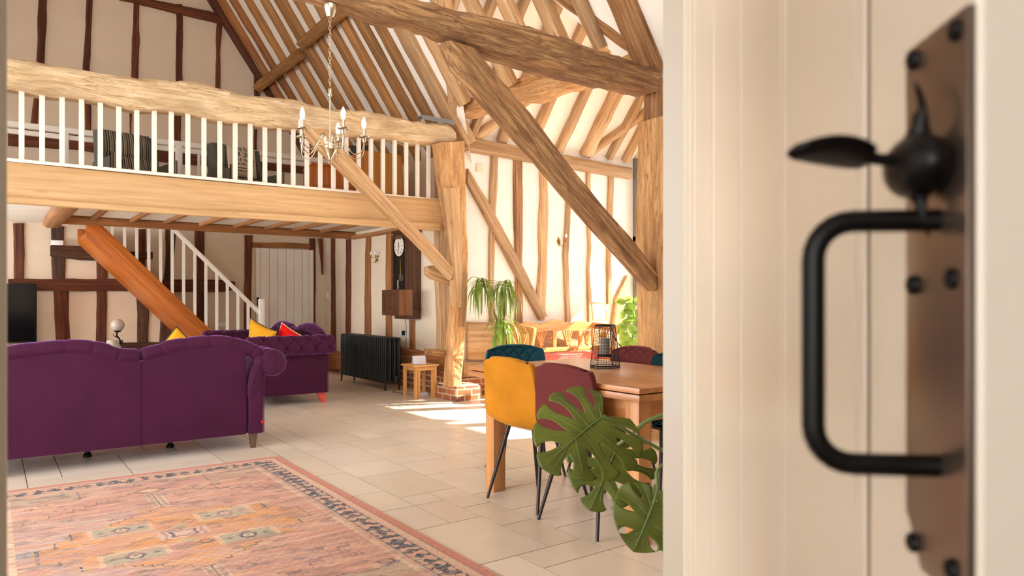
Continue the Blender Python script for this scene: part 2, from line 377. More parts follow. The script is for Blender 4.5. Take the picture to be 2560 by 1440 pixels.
M['pot'] = simple('terracotta_pot', (160,96,66), .8)
M['potw'] = simple('cream_pot', (206,196,180), .6)
M['soil'] = simple('dark_soil', (40,28,20), .95)
def leafmat(name, a, b, trans=.35, rough=.45):
    m, nt, bs = new_mat(name); v = coords(nt, True)
    n = N(nt, 'ShaderNodeTexNoise', Scale=9.0, Detail=4); L(nt, v, n.inputs['Vector'])
    r = ramp(nt, [(.35, lin(a)), (.65, lin(b))]); L(nt, n.outputs['Fac'], r.inputs['Fac']); L(nt, r.outputs['Color'], bs.inputs['Base Color'])
    bs.inputs['Roughness'].default_value = rough
    out = nt.nodes['Material Output']; t = N(nt, 'ShaderNodeBsdfTranslucent'); L(nt, r.outputs['Color'], t.inputs['Color'])
    x = N(nt, 'ShaderNodeMixShader'); x.inputs[0].default_value = trans
    L(nt, bs.outputs[0], x.inputs[1]); L(nt, t.outputs[0], x.inputs[2]); L(nt, x.outputs[0], out.inputs['Surface'])
    return m
M['leaf'] = leafmat('monstera_leaf', (92,102,28), (126,134,50))
M['stem'] = simple('green_stem', (104,122,62), .5)
M['stemb'] = simple('brown_stem', (120,84,48), .7)
M['palm'] = leafmat('palm_leaf', (96,124,40), (146,168,70), .4)
M['ficus'] = leafmat('rubber_leaf', (112,150,56), (176,200,96), .5)
def shade_mat():
    m, nt, bs = new_mat('pleated_shade'); bs.inputs['Base Color'].default_value = (*lin((196,186,170)),1); bs.inputs['Roughness'].default_value = .9
    return m
M['shade'] = shade_mat()
M['opal'] = simple('opal_glass', (196,184,168), .25)
def tartan():
    m, nt, bs = new_mat('red_check_fabric'); v = coords(nt, False)
    sp = N(nt, 'ShaderNodeSeparateXYZ'); L(nt, v, sp.inputs[0]); outs = []
    for i in (0,1):
        ml = N(nt, 'ShaderNodeMath', operation='MULTIPLY'); ml.inputs[1].default_value = 34; L(nt, sp.outputs[i], ml.inputs[0])
        fr = N(nt, 'ShaderNodeMath', operation='FRACT'); L(nt, ml.outputs[0], fr.inputs[0])
        g = N(nt, 'ShaderNodeMath', operation='GREATER_THAN'); g.inputs[1].default_value = .5; L(nt, fr.outputs[0], g.inputs[0]); outs.append(g)
    ad = N(nt, 'ShaderNodeMath', operation='ADD'); L(nt, outs[0].outputs[0], ad.inputs[0]); L(nt, outs[1].outputs[0], ad.inputs[1])
    dv = N(nt, 'ShaderNodeMath', operation='DIVIDE'); dv.inputs[1].default_value = 2; L(nt, ad.outputs[0], dv.inputs[0])
    r = ramp(nt, [(0, lin((226,176,160))), (.5, lin((214,110,92))), (1, lin((190,60,50)))]); L(nt, dv.outputs[0], r.inputs['Fac'])
    L(nt, r.outputs['Color'], bs.inputs['Base Color']); bs.inputs['Roughness'].default_value = .9
    return m
M['check'] = tartan()
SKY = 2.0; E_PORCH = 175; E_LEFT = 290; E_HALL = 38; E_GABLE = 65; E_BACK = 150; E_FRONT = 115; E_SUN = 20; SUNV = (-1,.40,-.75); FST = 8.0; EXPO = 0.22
# ---------------------------------------------------------------- timbers
def skin(name, secs, mat, Mx, parent=None):
    mb = MB(); n = len(secs[0]); vs = [p for s in secs for p in s]; fs = []
    for k in range(len(secs)-1):
        for i in range(n):
            j = (i+1)%n; fs.append((k*n+i,k*n+j,(k+1)*n+j,(k+1)*n+i))
    fs += [tuple(range(n)), tuple(range(len(secs)*n-1,(len(secs)-1)*n-1,-1))]
    mb.add(vs, fs)
    return mb.build(name, mat, parent, smooth=50, M=Mx)
def nz(p, f, s=0): return noise.noise(Vector((p[0]*f+s*7.3, p[1]*f+s*3.1, p[2]*f+s)))
def strip(name, rows, th, mat, X=None, Y=None, amp=.012, seed=1, label=None, cat='beam', group=None, kind=None, seg=.07, ch=.012, back=0, parent=None, fr=3.0):
    """a timber whose face lies on the plane X= or Y=, its edges given by pixel rows; th = real thickness behind that face"""
    nrm = Vector((-1,0,0)) if X is not None else Vector((0,-1,0))
    A = [on(r[0], r[1], X=X, Y=Y) for r in rows]; B = [on(r[2], r[3], X=X, Y=Y) for r in rows]
    ln = ((A[-1]+B[-1])-(A[0]+B[0])).length/2; n = max(4, int(ln/seg))
    # resample by length
    def res(P):
        mid = [(a+b)/2 for a, b in zip(A,B)]; cum = [0]
        for i in range(1,len(mid)): cum.append(cum[-1]+max(1e-4,(mid[i]-mid[i-1]).length))
        out = []
        for k in range(n+1):
            d = cum[-1]*k/n; i = max(j for j in range(len(cum)) if cum[j] <= d+1e-9); i = min(i, len(P)-2)
            t = (d-cum[i])/(cum[i+1]-cum[i]); out.append(P[i].lerp(P[i+1], t))
        return out
    A2, B2 = res(A), res(B); secs = []
    for a, b in zip(A2, B2):
        w = (b-a); wl = w.length; wd = w.normalized()
        a = a+wd*(amp*nz(a, fr, seed)+amp*.5*nz(a, fr*4, seed)); b = b+wd*(amp*nz(b, fr, seed+9)+amp*.5*nz(b, fr*4, seed+9))
        wl = (b-a).length; c = min(ch, wl*.2); ring = [a-nrm*(th+back), a-nrm*c]
        for t in (c/wl, .3, .5, .7, 1-c/wl):
            p = a+wd*(wl*t); ring.append(p+nrm*(amp*.6*nz(p, fr*2, seed+4)))
        ring += [b-nrm*c, b-nrm*(th+back)]; secs.append(ring)
    x, y, z = axes((A[-1]+B[-1])-(A[0]+B[0]), nrm)
    Mx = frame((A[0]+B[0])/2, x, y, z)
    o = skin(name, secs, mat, Mx, parent)
    return tag(o, label, cat, group, kind) if parent is None else o
def timber(name, pts, w, h, mat, side=(0,1,0), amp=.01, seed=1, label=None, cat='beam', group=None, kind=None, seg=.09, ch=.015, fr=3.0, taper=1.0, parent=None):
    """pts = centre line; w along side, h along the third axis"""
    P = [Vector(p) for p in pts]; ln = sum((P[i+1]-P[i]).length for i in range(len(P)-1)); n = max(3, int(ln/seg))
    C2 = catmull(P, n); x = (P[-1]-P[0]).normalized(); side = Vector(side); side = (side-x*side.dot(x)).normalized(); up = x.cross(side); secs = []
    for k, c in enumerate(C2):
        f = 1+(taper-1)*k/n; ww, hh = w*f/2, h*f/2; ring = []
        q = min(ch, ww*.5, hh*.5)
        base = [(-ww,-hh+q),(-ww,0),(-ww,hh-q),(-ww+q,hh),(0,hh),(ww-q,hh),(ww,hh-q),(ww,0),(ww,-hh+q),(ww-q,-hh),(0,-hh),(-ww+q,-hh)]
        for u, v in base:
            p = c+side*u+up*v; d = (side*u+up*v).normalized()
            ring.append(p+d*(amp*nz(p, fr, seed)+amp*.6*nz(p, fr*3.7, seed+5)))
        secs.append(ring)
    Mx = frame(P[0], x, side.copy(), x.cross(side))
    o = skin(name, secs, mat, Mx, parent)
    return tag(o, label, cat, group, kind) if parent is None else o
ORD = ['first','second','third','fourth','fifth','sixth','seventh','eighth','ninth','tenth','eleventh','twelfth','thirteenth','fourteenth']
def structure(name, mb, mat, **k):
    o = mb.build(name, mat, None, **k); o['kind'] = 'structure'; return o
YB = 12.0; XW = 4.72; YT = 7.42; YP = 7.6; XP = 7.8; RX = 1.15; SL = 1.49; XL = RX-(4.72-RX)
def rz(X): return 3.1+(4.7-X)*SL       # inner face of the nave rafters
RZ = rz(RX)
# floor: travertine in random opus, each tile a raised slab in one mesh over the grout bed
random.seed(11)
U = .2; X0, X1, Y0, Y1 = -2.6, 7.8, .7, 12.0; nx, ny = int((X1-X0)/U), int((Y1-Y0)/U)
occ = [[0]*ny for _ in range(nx)]; mb = MB()
sizes = [(3,2),(2,3),(3,3),(2,2),(3,2),(2,1),(1,2),(1,1)]; wts = [7,3,1,4,5,3,2,1]
for j in range(ny):
    for i in range(nx):
        if occ[i][j]: continue
        opts = [(s,w) for s, w in zip(sizes, wts) if i+s[0] <= nx and j+s[1] <= ny and all(not occ[i+a][j+b] for a in range(s[0]) for b in range(s[1]))]
        s = random.choices([o[0] for o in opts], [o[1] for o in opts])[0] if opts else (1,1)
        for a in range(s[0]):
            for b in range(s[1]): occ[i+a][j+b] = 1
        x, y = X0+i*U, Y0+j*U; g = .0028; v = random.uniform(-1,1); t = random.random()
        c = lin((230+v*7, 217+v*8-t*3, 200+v*9-t*8))
        mb.add([(x+g,y+g,0),(x+s[0]*U-g,y+g,0),(x+s[0]*U-g,y+s[1]*U-g,0),(x+g,y+s[1]*U-g,0)], [(0,1,2,3)], c)
        xa,xb,ya,yb = x+g,x+s[0]*U-g,y+g,y+s[1]*U-g; h = -.003
        mb.add([(xa,ya,0),(xb,ya,0),(xb,yb,0),(xa,yb,0),(xa,ya,h),(xb,ya,h),(xb,yb,h),(xa,yb,h)], [(0,4,5,1),(1,5,6,2),(2,6,7,3),(3,7,4,0)], tuple(q*.7 for q in c))
fl = structure('floor', mb, M['tile'], smooth=0, recalc=False)
g = MB().box((X0-.4,-2.2,-.2),(X1+.6,12.4,-.003)).build('grout_bed', M['grout'], fl)
# hall floor on the camera's side
# ---- back gable wall
mb = MB(); zt = rz(RX)+.3
mb.prism([(XL-.2,-.1),(XW+.3,-.1),(XW+.3,rz(XW+.3)+.5),(RX,zt+.4),(XL-.2,rz(XW+.2)+.5)], YB, YB+.25)
structure('wall_back', mb, M['plaster'])
# right wall of the nave between gable and first truss, with brick dado
structure('wall_right', MB().box((XW,YP+.06,0),(XW+.25,YB,3.45)), M['plaster'])
structure('wall_dado', MB().box((XW-.10,YT+.18,0),(XW,YB,.33)), M['brick'], bev=.008)
mb = MB().box((XW-.0,YP,0),(XP,YP+.055,3.35)); structure('wall_porch', mb, M['plaster2'])
structure('wall_porch_dado', MB().box((XW-.0,YP-.10,0),(XP,YP,.22)), M['brick'], bev=.008)
# wall between doorway and porch on the near side (outside the frame, closes the room)
structure('wall_porch_near', MB().box((XW+.12,2.75,0),(XP,2.92,3.5)), M['plaster'])
structure('ceiling_aisle', MB().box((XW+.12,2.75,3.32),(XP+.2,4.36,3.38)), M['ceil'])
structure('wall_right_near', MB().box((XW+.12,.77,0),(XW+.35,2.92,3.45)), M['plaster'])
# left wall of the nave with openings added for the unseen fill windows
mb = MB()
for a, b in (((XL-.25,.77,0),(XL,1.6,3.45)),((XL-.25,6.6,0),(XL,8.3,3.45)),((XL-.25,11.4,0),(XL,YB,3.45)),((XL-.25,8.3,0),(XL,11.4,.7)),((XL-.25,8.3,2.05),(XL,11.4,2.45)),((XL-.25,8.3,3.4),(XL,11.4,3.45)),((XL-.25,1.6,2.9),(XL,6.6,3.45))): mb.box(a,b)
structure('wall_left', mb, M['plaster'])
# doorway wall and rooms
DX0, DX1, DY = .012, .85, .72
mb = MB().box((XL-.25,DY,0),(-2.2,DY+.045,2.7)).box((-.6,DY,0),(DX0-.03,DY+.045,2.7)).box((-2.2,DY,0),(-.6,DY+.045,.8)).box((-2.2,DY,2.1),(-.6,DY+.045,2.7)).box((DX1,DY,0),(XW+.35,DY+.045,2.7)).box((DX0-.03,DY,2.02),(DX1,DY+.045,2.7)).box((XL-.25,DY,2.7),(-.8,DY+.045,9.0)).box((3.1,DY,2.7),(XW+.35,DY+.045,9.0)).box((-.8,DY,5.4),(3.1,DY+.045,9.0))
structure('wall_front', mb, M['frame'])
tr = structure('trim_1', MB().box((DX0-.03,DY-.006,0),(DX0,DY+.05,2.02)), M['frame'], bev=.004)
# hall: walls, ceiling
mb = MB().box((-1.6,-2.0,0),(-1.5,-1.7,2.5)).box((-1.6,-.1,0),(-1.5,DY,2.5)).box((-1.6,-1.7,0),(-1.5,-.1,.8)).box((-1.6,-1.7,2.1),(-1.5,-.1,2.5)); structure('wall_hall_left', mb, M['frame'])
structure('wall_hall_right', MB().box((1.9,-2.0,0),(2.0,DY,2.5)), M['frame'])
structure('ceiling_hall', MB().box((-1.6,-2.0,2.4),(2.0,DY,2.5)), M['ceil'])
mb = MB().box((-1.6,-2.1,0),(2.0,-2.0,2.5))
structure('wall_hall_back', mb, M['frame'])
# roof plaster. nave right slope, with the opening towards the porch
off = .07/math.cos(math.atan(SL))   # plaster sits above rafters
def rp(X, Y, o=off): return (X, Y, rz(X)+o)
PYR = (4.4+YP)/2; PK = 1.2; PE = 3.2
def pz(Y): return PE+(YP-Y)*PK if Y > PYR else PE+(Y-4.4)*PK
PR = pz(PYR); XV = 4.7-(PR-(3.1+off))/SL      # where the porch ridge meets the nave slope
mb = MB(); 
mb.quad(rp(RX,YB),rp(XW+.2,YB),rp(XW+.2,YP),rp(XV,PYR),rp(RX,PYR))
mb.quad(rp(RX,PYR),rp(XV,PYR),rp(XW+.2,4.4-.1),rp(XW+.2,.72),rp(RX,.72))
structure('ceiling_nave_right', mb, M['ceil'], smooth=0, recalc=False)
mb = MB(); mb.quad((RX,YB,RZ+off),(RX,.72,RZ+off),(XL-.25,.72,rz(XW+.2)+off),(XL-.25,YB,rz(XW+.2)+off)); structure('ceiling_nave_left', mb, M['ceil'], smooth=0, recalc=False)
mb = MB(); q = .09
mb.quad((XP+.3,YP+.1,pz(YP+.1)+q),(XP+.3,PYR,PR+q),(XV,PYR,PR+q),(XW,YP+.1,pz(YP+.1)+q))
mb.quad((XP+.3,4.3,pz(4.4)-.1+q),(XP+.3,PYR,PR+q),(XV,PYR,PR+q),(XW,4.3,pz(4.4)-.1+q))
structure('ceiling_porch', mb, M['ceil'], smooth=0, recalc=False)
# ---- loft floor and ceiling below it
structure('floor_loft', MB().box((XL,YT+.1,2.295),(XW,10.8,2.33)).box((XL,10.8,2.295),(.75,YB,2.33)), M['joist'])
structure('ceiling_loft', MB().box((XL,YT+.08,2.268),(XW,10.68,2.292)).box((XL,10.68,2.268),(.75,YB,2.292)), M['ceil'])
# ---- porch glazed end: grey frame, door leaf, upper lights, glass
def window(name, y0, y1, z0, z1, fr=.08, x=XP):
    o = structure(name, MB().box((x,y0,z0),(x+.07,y0+fr,z1)).box((x,y1-fr,z0),(x+.07,y1,z1)).box((x,y0+fr,z0),(x+.07,y1-fr,z0+fr)).box((x,y0+fr,z1-fr),(x+.07,y1-fr,z1)), M['grey'], bev=.004)
    MB().box((x+.03,y0+fr,z0+fr),(x+.036,y1-fr,z1-fr)).build('glass_pane', M['glass'], o); return o
yy = [2.92,4.09,5.26,6.43,YP]
for i in range(4): 
    w = window('window_%d' % (i+1), yy[i], yy[i+1], 0, 2.1, .1)
    if i == 3: MB().tube([(XP-.0,YP-.05,1.35),(XP-.035,YP-.05,1.34),(XP-.035,YP-.05,1.48),(XP-.0,YP-.05,1.49)], .008).build('handle', M['grey'], w)
    window('window_%d' % (i+5), yy[i], yy[i+1], 2.1, 3.3, .1)
structure('trim_2', MB().box((XP-.02,2.92,2.06),(XP+.1,YP,2.14)).box((XP-.02,YP-.08,0),(XP+.1,YP,3.3)), M['grey'], bev=.005)
structure('wall_porch_gable', MB().prism([(4.2,3.3),(YP+.2,3.3),(PYR,PR+.35)], XP, XP+.2, 'X'), M['plaster'])
for i, (y0, y1) in enumerate(((1.6,3.27),(3.27,4.93),(4.93,6.6))): window('window_%d' % (i+9), y0, y1, 0, 2.9, .08, XL-.15)  # added unseen windows opposite the porch, for fill light in the nave
window('window_14', 8.3, 11.4, .7, 2.05, .07, XL-.15); window('window_15', 8.3, 11.4, 2.45, 3.4, .07, XL-.15)  # unseen openings added to bring light to the back wall and gallery
w = structure('window_13', MB().box((-.8,DY,2.7),(-.72,DY+.045,5.4)).box((3.02,DY,2.7),(3.1,DY+.045,5.4)).box((-.72,DY,2.7),(3.02,DY+.045,2.78)).box((-.72,DY,5.32),(3.02,DY+.045,5.4)).box((1.11,DY,2.78),(1.19,DY+.045,5.32)), M['grey'])  # unseen gable window, added to light the back gable frontally
MB().box((-.72,DY+.02,2.78),(3.02,DY+.025,5.32)).build('glass_pane', M['glass'], w)
w = structure('window_16', MB().box((-2.2,DY,.8),(-2.14,DY+.045,2.1)).box((-.66,DY,.8),(-.6,DY+.045,2.1)).box((-2.14,DY,.8),(-.66,DY+.045,.86)).box((-2.14,DY,2.04),(-.66,DY+.045,2.1)), M['grey']); MB().box((-2.14,DY+.02,.86),(-.66,DY+.025,2.04)).build('glass_pane', M['glass'], w)  # unseen front window, added to brighten the lower back wall
window('window_12', -1.7, -.1, .8, 2.1, .06, -1.58)  # unseen hall window, added and placed to light the near door
# ---- main frame
dcat = 'beam'
# tie beam over the gallery front, gnarled
strip('tie_beam', [(-1200,-75,-1200,21),(-60,126,-60,202),(31,139,31,212),(140,160,140,232),(260,186,260,251),(340,190,340,262),(470,200,470,281),(600,233,600,301),(720,248,720,317),(860,270,860,335),(980,292,980,343),(1060,303,1060,356),(1120,309,1120,358),(1140,325,1140,355)], .27, M['tie'], Y=7.28, amp=.035, seed=3, seg=.045, ch=.03, fr=2.6,
      label='gnarled pale tie beam forming the handrail along the top of the gallery balustrade', cat='beam')
b = MB().box((4.02,7.27,3.305),(4.46,7.40,3.32)).box((4.02,7.262,3.27),(4.46,7.272,3.32)).build('strap', M['grey'], None)
tag(b, 'grey metal strap fixed to the right end of the gnarled gallery tie beam', 'bracket')
# near tie beam
strip('tie_beam', [(700,-75,700,-44),(842,-46,842,-2),(980,-18,980,42),(1050,0,1050,52),(1184,35,1184,106),(1270,53,1270,136),(1331,64,1331,157),(1407,92,1407,181),(1500,125,1500,201),(1600,150,1600,219),(1637,162,1637,226),(1648,175,1648,222)], .2, M['tie2'], Y=4.17, amp=.03, seed=5, seg=.04, ch=.02, fr=2.5,
      label='big brown tie beam crossing the room in front, highest in view, chandelier chain hanging beside it', cat='beam')
# beam joining the gallery fascia
fa = strip('gallery_beam', [(-1200,293,-1200,416),(-80,395,-80,500),(27,404,27,506),(300,432,300,525),(600,459,600,541),(860,480,860,558),(1105,499,1105,577)], .08, M['fascia'], Y=7.36, amp=.003, seed=2, seg=.3, ch=.008,
      label='smooth pale pine beam facing the gallery floor edge below the white balusters', cat='beam')
strip('gallery_lower_rail', [(-1200,396,-1200,416),(-80,482,-80,500),(27,489,27,508),(300,513,300,527),(600,528,600,545),(860,545,860,560),(1100,557,1100,577)], .05, M['fascia'], Y=7.32, amp=.003, seed=7, seg=.3, ch=.006,
      label='narrow pine strip running along the bottom of the pale gallery beam', cat='beam')
# posts
strip('arcade_post', [(1094,357,1166,352),(1098,400,1164,385),(1102,440,1166,430),(1110,485,1168,485),(1120,540,1169,560),(1127,600,1172,600),(1130,640,1174,640),(1136,690,1173,680),(1140,730,1170,730),(1138,762,1169,770),(1133,800,1167,805),(1128,860,1163,870),(1124,930,1159,930),(1122,968,1157,970)], .13, M['post'], Y=7.2, amp=.012, seed=8, seg=.06, ch=.03, fr=2.4,
      label='worn crooked oak post standing on a brick plinth under the right end of the gallery', cat='post')
PO = bpy.data.objects['arcade_post']
def onpost(name, rows, th, y, m, **k):
    o = strip(name, rows, th, m, Y=y, parent=PO, **k); mw = o.matrix_local.copy(); o.matrix_parent_inverse = PO.matrix_basis.inverted(); return o
onpost('splice', [(1112,470,1150,470),(1119,540,1152,540),(1127,620,1156,620),(1131,700,1160,700),(1132,745,1160,748),(1136,768,1158,770)], .05, 7.15, M['honey'], amp=.008, seed=81, ch=.02)
onpost('facing_strip', [(1158,682,1171,682),(1156,750,1169,750),(1154,815,1166,818)], .04, 7.15, M['old'], amp=.004, seed=82)
strip('wall_post', [(1092,357,1120,357),(1096,480,1124,480),(1095,570,1124,570),(1096,700,1124,700),(1102,800,1128,800),(1100,880,1126,880)], .1, M['honey'], Y=7.52, amp=.008, seed=18, label='straight pale post half hidden behind the worn post by the gallery end', cat='post')
strip('rail_block', [(1081,873,1081,889),(1118,876,1118,892)], .2, M['old'], Y=7.3, amp=.006, seed=30, label='short weathered oak block lying on the sill beside the worn gallery post', cat='block')
strip('knee_stub', [(1072,668,1072,686),(1085,663,1085,696),(1105,668,1105,702),(1138,690,1138,714)], .12, M['honey'], Y=7.33, amp=.01, seed=31, ch=.03, label='stubby rounded oak knee poking left from the worn gallery post under the brace foot', cat='beam')
pl = MB().box((4.415,7.16,0),(4.76,7.62,.168)).build('brick_plinth', M['brick'], None, bev=.012); tag(pl, 'low brick plinth carrying the worn crooked post by the gallery', 'plinth')
MB().box((4.43,7.18,.168),(4.74,7.6,.185)).build('mortar_cap', M['mortar'], pl, bev=.006)
o = timber('arcade_post', [(4.755,4.30,0),(4.75,4.30,1.3),(4.76,4.30,2.75)], .32, .31, M['post'], side=(0,1,0), amp=.012, seed=12, seg=.06, ch=.02,
   label='thick split oak post at the right, behind the dining table beside the white door', cat='post')
timber('jowl', [(4.78,4.33,2.7),(4.78,4.33,3.12)], .16, .3, M['old'], side=(0,1,0), amp=.012, seed=13, label='grey brown notched head piece on top of the thick right post', cat='post')
timber('plate_end', [(4.85,4.02,3.22),(5.6,4.02,3.22)], .2, .26, M['tan'], side=(0,1,0), amp=.01, seed=14, label='orange brown beam end beyond the big tie beam, cut by the door frame', cat='beam')
# braces
strip('brace', [(1120,100,1193,121),(1150,165,1240,180),(1258,290,1338,290),(1352,392,1418,400),(1458,520,1506,507),(1566,640,1592,606),(1640,727,1648,682)], .13, M['tie2'], Y=4.19, amp=.007, seed=9, seg=.1, ch=.02,
      label='long brown brace slanting down from the big tie beam to the thick right post', cat='beam')
strip('brace', [(752,322,816,322),(828,400,878,392),(977,543,1020,545),(1060,625,1090,618),(1128,700,1137,672)], .09, M['honey'], Y=7.1, amp=.007, seed=10, seg=.08, ch=.02,
      label='pale oak brace slanting down across the gallery front to the worn post', cat='beam')
# arcade plate
strip('arcade_plate', [(1068,283,1072,300),(1110,268,1110,296),(1193,237,1193,280),(1264,204,1264,253),(1327,184,1327,249),(1391,183,1391,222),(1480,165,1480,200),(1560,130,1560,176),(1600,113,1600,158),(1625,120,1625,150),(1638,132,1638,142)], .2, M['post'], X=4.6, amp=.02, seed=15, seg=.05, ch=.035,
      label='curved oak plate linking the worn gallery post to the thick right post', cat='beam')
# porch wall plate
strip('wall_plate', [(1142,336,1142,370),(1300,366,1300,398),(1450,394,1450,424),(1581,419,1581,446)], .2, M['honey'], Y=YP-.1, amp=.006, seed=16, seg=.15, ch=.01,
      label='pale squared wall plate along the top of the bright porch wall', cat='beam')
# sills
strip('sill_beam', [(1171,803,1171,900),(1260,808,1260,900),(1400,810,1400,895),(1560,815,1560,890)], .16, M['honey'], Y=YP-.07, amp=.01, seed=17, ch=.015, label='deep oak sill beam low on the bright wall behind the pine settle', cat='beam')
strip('lower_sill', [(1160,905,1160,945),(1300,905,1300,940),(1420,903,1420,932)], .2, M['honey'], Y=YP-.12, amp=.012, seed=19, ch=.02, label='pale lower oak sill resting on brickwork to the right of the worn post', cat='beam')
strip('sill_beam', [(812,883,812,928),(860,880,860,925),(990,868,990,905),(1033,878,1033,921),(1060,883,1060,925),(1118,892,1118,929)], .12, M['tan'], X=XW-.13, amp=.012, seed=20, ch=.015, label='tan oak sill beam above the brick dado behind the charcoal radiator and stool', cat='beam')
# ---- studs
def studs(data, X=None, Y=None, mat=None, th=.03, group=None, amp=.009, cat='timber stud'):
    for i, (rows, label, m) in enumerate(data):
        strip('wall_stud', rows, th, m or mat, X=X, Y=Y, amp=amp, seed=i*3+len(data), label=label, cat=cat, group=group, back=.03)
V = lambda *r: [(a,y,b,y) for y,a,b in r]
studs([
 (V((-10,97,118),(60,94,117),(148,92,111),(180,88,108)), 'widest dark upper gable stud, directly above the gallery beam nearest the doorway edge', None),
 (V((-10,217,232),(60,214,229),(120,210,227),(170,208,224),(200,209,226)), 'second dark upper gable stud from the left, above the tie beam', None),
 (V((3,335,348),(60,334,348),(90,331,349),(187,328,346),(215,330,346)), 'dark upper gable stud with a knot bulge, under the left end of the collar', None),
 (V((10,441,457),(60,442,458),(198,440,456),(220,441,457)), 'fourth dark upper gable stud from the left, straight and even', None),
 (V((56,544,557),(100,540,553),(150,541,551),(217,538,551),(240,538,551)), 'dark upper gable stud leaning slightly, under the right end of the collar', None),
 (V((178,636,642),(200,636,648),(240,637,651),(262,637,651)), 'shortest dark upper gable stud, tucked under the sloping gable rafter', None),
 (V((222,88,98),(270,82,96),(312,77,94),(330,77,94)), 'tapering dark stud seen between the first gallery balusters', None),
 (V((230,211,228),(300,213,228),(335,214,228)), 'dark gable stud behind the striped armchair that stands nearest the doorway edge', None),
 (V((250,325,330),(322,325,329),(345,325,329)), 'thin dark sliver of gable stud between gallery balusters', None),
 (V((280,437,454),(342,436,452),(360,436,452)), 'stubby dark stud seen between the two striped armchairs', None),
 (V((290,547,556),(355,546,554),(372,546,554)), 'dark gable stud behind the armchair that holds the lettered cushion', None),
 (V((300,638,645),(362,636,642),(382,636,642)), 'narrow dark gable stud right of the armchair with the lettered cushion', None),
], Y=YB-.03, mat=M['dark'], group='dark studs of the upper gable wall')
strip('collar', [(300,-20,300,-3),(330,-12,330,3),(440,10,440,30),(560,35,560,58)], .08, M['dark'], Y=YB-.08, amp=.008, seed=41, label='dark collar beam crossing near the top of the gable wall', cat='beam')
strip('girt', [(20,318,20,362),(180,333,180,372),(300,362,300,390),(400,375,400,404),(560,392,560,418),(700,405,700,428),(840,418,840,440)], .07, M['dark'], Y=YB-.07, amp=.012, seed=42, label='long dark horizontal girt behind the armchairs on the gallery', cat='beam')
strip('gable_rafter', [(505,-35,535,-35),(525,-2,547,-4),(590,102,611,98),(650,198,668,190),(740,345,756,338),(800,450,812,440)], .16, M['dark'], Y=YB-.14, amp=.008, seed=43, label='dark rafter sloping along the edge of the gable wall', cat='rafter')
studs([
 (V((455,55,75),(480,50,75)), 'small dark block of timber low on the gallery behind the first baluster', None)], Y=YB-.03, mat=M['dark2'])
# lower back wall
studs([
 (V((558,33,61),(620,34,61),(700,34,60)), 'broad dark stud at upper left of the lower back wall, above the dark screen', M['dark']),
 (V((566,129,160),(610,128,158),(640,128,163),(697,131,163)), 'gnarled dark stud under the landing with the white alarm box on it', M['dark2']),
 (V((728,133,172),(790,137,172),(855,142,176),(880,142,176)), 'heavy dark stud below the mid rail, left of the globe lamp', M['dark']),
 (V((653,241,268),(700,242,268),(855,240,266),(880,240,266)), 'straight dark stud crossing the mid rail, left of the globe lamp', M['dark']),
 (V((728,340,372),(780,343,373),(820,344,371),(880,342,370)), 'rough dark stud right of the globe lamp under the stair', M['dark2']),
 (V((788,402,428),(855,399,428),(880,399,428)), 'rough dark stud close under the foot of the orange stair string', M['dark2']),
 (V((573,343,365),(650,343,364),(700,345,365)), 'dark stud with a crack, seen between upper stair balusters', M['dark']),
 (V((573,414,440),(620,415,438),(700,411,426)), 'mottled dark stud behind the stair balusters near the handrail top', M['dark2']),
 (V((577,488,511),(700,489,512),(815,492,512),(840,492,512)), 'tall dark stud behind the stair handrail, left of the plank door', M['dark']),
 (V((588,612,631),(700,612,629),(815,611,628),(850,611,628)), 'dark door post at the left side of the cream plank door', M['dark']),
 (V((596,774,789),(700,774,790),(815,774,789),(850,774,789)), 'dark door post at the right side of the cream plank door', M['dark']),
], Y=YB-.03, group='dark studs of the lower back wall')
strip('curved_brace', V((596,796,808),(625,800,809),(660,804,809),(687,806,808)), .03, M['dark'], Y=YB-.04, amp=.004, seed=50, back=.03, label='small tapering pegged brace right of the cream plank door', cat='beam')
strip('door_lintel', [(632,606,632,619),(700,606,700,619),(775,610,775,622)], .05, M['tan'], Y=YB-.05, amp=.006, seed=51, label='thin tan lintel above the cream plank door', cat='beam')
strip('mid_rail', [(20,697,20,706),(90,697,90,727),(200,697,200,728),(335,697,335,728),(420,699,420,729),(500,699,500,730),(569,701,569,729),(588,705,588,722)], .06, M['dark'], Y=YB-.06, amp=.008, seed=52, label='long dark mid rail across the lower back wall, passing behind the stair', cat='beam')
strip('short_rail', [(126,614,126,640),(200,615,200,650),(243,622,243,652),(300,628,300,646),(382,630,382,648)], .05, M['dark2'], Y=YB-.055, amp=.01, seed=53, label='short dark rail under the landing, just below the white alarm box', cat='beam')
strip('bottom_rail', [(290,857,290,885),(360,856,360,885),(420,856,420,885)], .05, M['dark2'], Y=YB-.05, amp=.006, seed=54, label='dark bottom rail low on the back wall behind the small lamps', cat='beam')
# side wall studs
studs([
 (V((596,826,834),(660,826,834),(740,827,835),(860,826,837),(880,826,837)), 'dark stud on the side wall nearest the corner by the light switch', M['dark']),
 (V((598,864,874),(700,863,874),(820,863,873),(880,863,873)), 'dark stud on the side wall above the left end of the radiator', M['dark']),
 (V((588,913,924),(700,911,923),(820,910,924),(880,910,924)), 'wavy tan stud just left of the brass wall light', M['tan']),
 (V((578,964,976),(700,963,976),(850,963,976),(875,963,976)), 'tan stud between the brass wall light and the long wall clock', M['tan']),
 (V((800,1022,1034),(850,1023,1034),(880,1023,1034)), 'short tan stud below the long wall clock', M['tan']),
], X=XW-.03, group='studs of the side wall under the gallery')
strip('side_plate', [(876,589,876,598),(940,578,940,588),(994,567,994,577),(1090,552,1090,562)], .08, M['joist'], X=XW-.08, amp=.004, seed=56, label='thin plate along the top of the side wall under the gallery ceiling', cat='beam')
